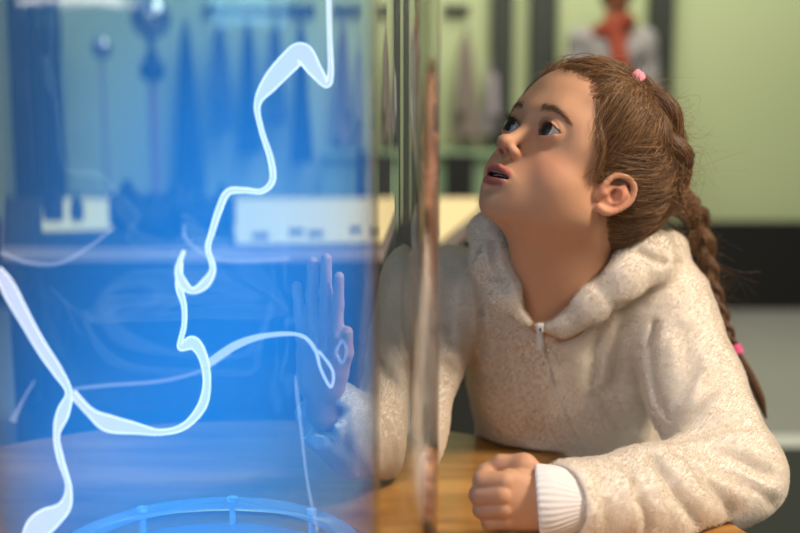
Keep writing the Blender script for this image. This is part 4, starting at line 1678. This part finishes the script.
# ---- the discharge: flowing flat filaments of light
def arc_mat(name, col, strength, alpha):
    m, nt, out = mat_new(name)
    e = nt.nodes.new('ShaderNodeEmission')
    e.inputs[0].default_value = (*col, 1)
    e.inputs[1].default_value = strength
    tr = nt.nodes.new('ShaderNodeBsdfTransparent')
    mx = nt.nodes.new('ShaderNodeMixShader')
    mx.inputs[0].default_value = alpha
    nt.links.new(tr.outputs[0], mx.inputs[1]); nt.links.new(e.outputs[0], mx.inputs[2]); nt.links.new(mx.outputs[0], out.inputs[0])
    return m
hot = arc_mat('arc_core', (1.0, .93, 1.0), 1.9, .9)
sheet = arc_mat('arc_sheet', (.88, .82, 1.0), 1.15, .80)
faint = arc_mat('arc_reflection', (.8, .8, 1.0), 1.2, .14)
ARC_Y = None
def ribbon(name, pts, mat, parent, edge=True, Y=None, swirl=.02, thick=.0009, n=None):
    """pts: (px, py, width px, angle deg of the width direction); swept ribbon with its own thickness, twisting in depth"""
    n = n or max(24, len(pts) * 14)
    ctr = catmull([(p[0], p[1], p[2]) for p in pts], n)
    ang = np.interp(np.linspace(0, 1, n), np.linspace(0, 1, len(pts)), [math.radians(p[3]) for p in pts])
    L, Rr = [], []
    tg = np.gradient(ctr[:, :2], axis=0)
    tg /= np.linalg.norm(tg, axis=1)[:, None] + 1e-9
    for _ in range(3):
        tg[1:-1] = (tg[:-2] + tg[1:-1] + tg[2:]) / 3
    for i in range(n):
        Yi = (Y if Y else float(np.interp(ctr[i, 0], [-10, 20, 80, 170], [.775, .785, .82, .86]))) + swirl * math.sin(i / n * 5.0) * (1 if ctr[i, 0] > 60 else 0)
        c = P(ctr[i, 0], ctr[i, 1], Yi)
        w = ctr[i, 2] / F_PX * Yi / 2
        t2 = tg[i] / (np.linalg.norm(tg[i]) + 1e-9)
        dv = np.array([t2[1], .40 * math.sin(i * .13), t2[0]])
        L.append(c - dv * w); Rr.append(c + dv * w)
    b = MB()
    v = []
    for i in range(n):
        t = ((L[min(i + 1, n - 1)] - L[max(i - 1, 0)]))
        t = t / (np.linalg.norm(t) + 1e-9)
        a = Rr[i] - L[i]
        wd = np.linalg.norm(a)
        nn = np.cross(a / (wd + 1e-9), t)
        nn /= np.linalg.norm(nn) + 1e-9
        for s, o in ((0, 0), (.12, 1), (.5, 1.25), (.88, 1), (1, 0), (.88, -1), (.5, -1.25), (.12, -1)):
            v.append(L[i] + a * s + nn * thick * o)
    f = []
    for i in range(n - 1):
        for k in range(8):
            f.append((i * 8 + k, i * 8 + (k + 1) % 8, (i + 1) * 8 + (k + 1) % 8, (i + 1) * 8 + k))
    f.append(tuple(range(8))); f.append(tuple((n - 1) * 8 + k for k in range(8)))
    b.add(v, f)
    o = b.build(name, mat, parent)
    return o, L, Rr
arc = empty('lightning_arc', (cx, cy, TABLE_Z + .3), 'white lightning winding through the blue glow inside the tube', 'lightning')
MAIN = [(330, -30, 3.0, 0), (330, 0, 3.0, 0), (331, 40, 3.0, 0), (332, 72, 4.3, 10), (328, 84, 6.1, 40), (316, 70, 12.9, 50), (303, 53, 18.4, 80), (290, 62, 18.4, 120), (270, 84, 14.7, 130), (258, 104, 5.5, 170), (262, 130, 3.7, 190),
        (271, 158, 4.3, 185), (273, 180, 4.9, 170), (262, 191, 3.7, 100), (245, 190, 4.3, 90), (228, 192, 5.5, 100), (219, 210, 5.5, 160), (212, 232, 4.3, 170), (208, 248, 3.7, 180), (213, 268, 4.9, 170), (205, 283, 8.2, 140), (193, 290, 5.5, 110),
        (183, 283, 8.2, 60), (178, 268, 4.3, 10), (184, 250, 2.4, -40)]
MAIN2 = [(181, 262, 3.0, 0), (179, 285, 5.5, 10), (184, 305, 4.3, 10), (184, 325, 3.7, 10), (180, 346, 4.3, 20), (193, 342, 12.9, 70), (203, 356, 9.0, 20), (207, 380, 6.1, 0), (202, 405, 8.2, -20), (184, 425, 5.5, 50), (160, 431, 5.5, 85),
         (135, 427, 12.0, 95), (108, 422, 14.7, 80), (90, 411, 8.2, 50), (72, 392, 9.0, 40)]
LEFT = [(-3, 268, 6.1, 30), (6, 284, 12.0, 35), (20, 310, 14.7, 30), (40, 345, 12.0, 30), (58, 372, 8.2, 30), (68, 392, 6.1, 20), (62, 412, 12.9, 15), (56, 434, 4.3, 5), (60, 458, 5.5, 5), (68, 485, 5.5, 5), (64, 505, 12.0, 30), (48, 517, 23.9, 60), (34, 530, 23.9, 60), (28, 548, 18.4, 60)]
for nm, pts in (('upper_filament', MAIN), ('middle_filament', MAIN2), ('left_filament', LEFT)):
    o, L, Rr = ribbon(nm, pts, sheet, arc)
    for side in (L, Rr):
        b = MB()
        b.tube(side, .0006, 8)
        b.build('bright_rim', hot, o)
FAINT = [  # faint reflections of the arcs, put in as weakly glowing ribbons
    ([(0, 252, 4, 80), (30, 262, 5, 80), (60, 262, 4, 95), (90, 246, 3, 100), (112, 228, 2, 100)], 'reflection_streak'),
    ([(184, 225, 3, 90), (186, 238, 4, 60), (205, 254, 3, 80), (235, 260, 4, 95), (290, 258, 3, 95)], 'reflection_streak'),
    ([(205, 365, 8, 80), (235, 345, 8, 110), (265, 335, 6, 100), (300, 334, 4, 90), (316, 348, 4, 40), (322, 368, 3, 20), (332, 386, 3, 90), (334, 370, 3, 10), (320, 350, 3, 10)], 'reflection_streak'),
    ([(70, 388, 3, 90), (110, 384, 4, 95), (160, 380, 4, 95), (200, 370, 3, 100), (230, 352, 3, 110)], 'reflection_streak'),
    ([(338, 350, 3, 0), (344, 340, 3, 0), (349, 350, 3, 0), (344, 362, 3, 0), (338, 352, 3, 0)], 'reflection_streak'),
    ([(296, 375, 2, 0), (298, 395, 4, 0), (302, 430, 3, 0), (308, 480, 3, 0), (318, 530, 3, 0)], 'reflection_streak'),
    ([(12, 420, 8, 60), (22, 400, 3, 20), (34, 380, 2, 10)], 'reflection_streak'),
]
for i, (pts, nm) in enumerate(FAINT):
    ribbon(nm, pts, faint if i != 2 else arc_mat('arc_reflection_hand', (.9, .85, 1.0), 1.3, .38), arc, Y=(.775, .80, .88, .82, .89, .86, .775)[i], swirl=.01)

# ------------------------------------------------------------------ light of the room
def area(name, loc, tgt, size, power, col, sy=None):
    l = bpy.data.lights.new(name, 'AREA')
    l.size = size
    if sy:
        l.shape = 'RECTANGLE'
        l.size_y = sy
    l.energy = power
    l.color = col
    o = bpy.data.objects.new(name, l)
    C.objects.link(o)
    o.location = loc
    o.rotation_euler = (Vector(tgt) - Vector(loc)).to_track_quat('-Z', 'Y').to_euler()
    return o
area('ceiling_lamp_warm', (1.45, .6, 2.3), (.15, 1.1, .95), .5, 50, (1, .83, .66))
area('fill_lamp_front', (-1.0, -.7, 2.0), (.0, 1.1, .95), 1.5, 34, (1, .91, .85))  # added fill from the front left, brightens the raised hand
area('ceiling_lamp_wall', (.8, 4.2, 3.4), (.8, 6, 1.3), 2.2, 105, (1.0, .96, .80))
area('ceiling_lamp_wall_left', (-2.6, 4.4, 3.4), (-2.4, 6, 1.3), 1.8, 16, (1.0, .97, .85))
w = bpy.data.worlds.new('room_light')
bpy.context.scene.world = w
w.use_nodes = True
bg = w.node_tree.nodes['Background']
bg.inputs[0].default_value = (.80, .85, .80, 1)
bg.inputs[1].default_value = .13
cy_ = bpy.context.scene.cycles
cy_.max_bounces = 24
cy_.transmission_bounces = 24
cy_.transparent_max_bounces = 40
cy_.glossy_bounces = 6
cy_.diffuse_bounces = 3
cy_.volume_step_rate = 4.0
# ------------------------------------------------------------------ camera
cam = bpy.data.cameras.new('camera')
co = bpy.data.objects.new('camera', cam)
C.objects.link(co)
co.location = CAM
co.rotation_euler = (PI / 2 - PITCH, 0, 0)
cam.sensor_width = 36
cam.lens = 36 * F_PX / 800
cam.clip_start = .02
cam.dof.use_dof = True
cam.dof.focus_distance = 1.01
cam.dof.aperture_fstop = 2.8
bpy.context.scene.camera = co
vs = bpy.context.scene.view_settings
vs.view_transform = 'Standard'
vs.look = 'None'
vs.exposure = 0
vs.gamma = 1
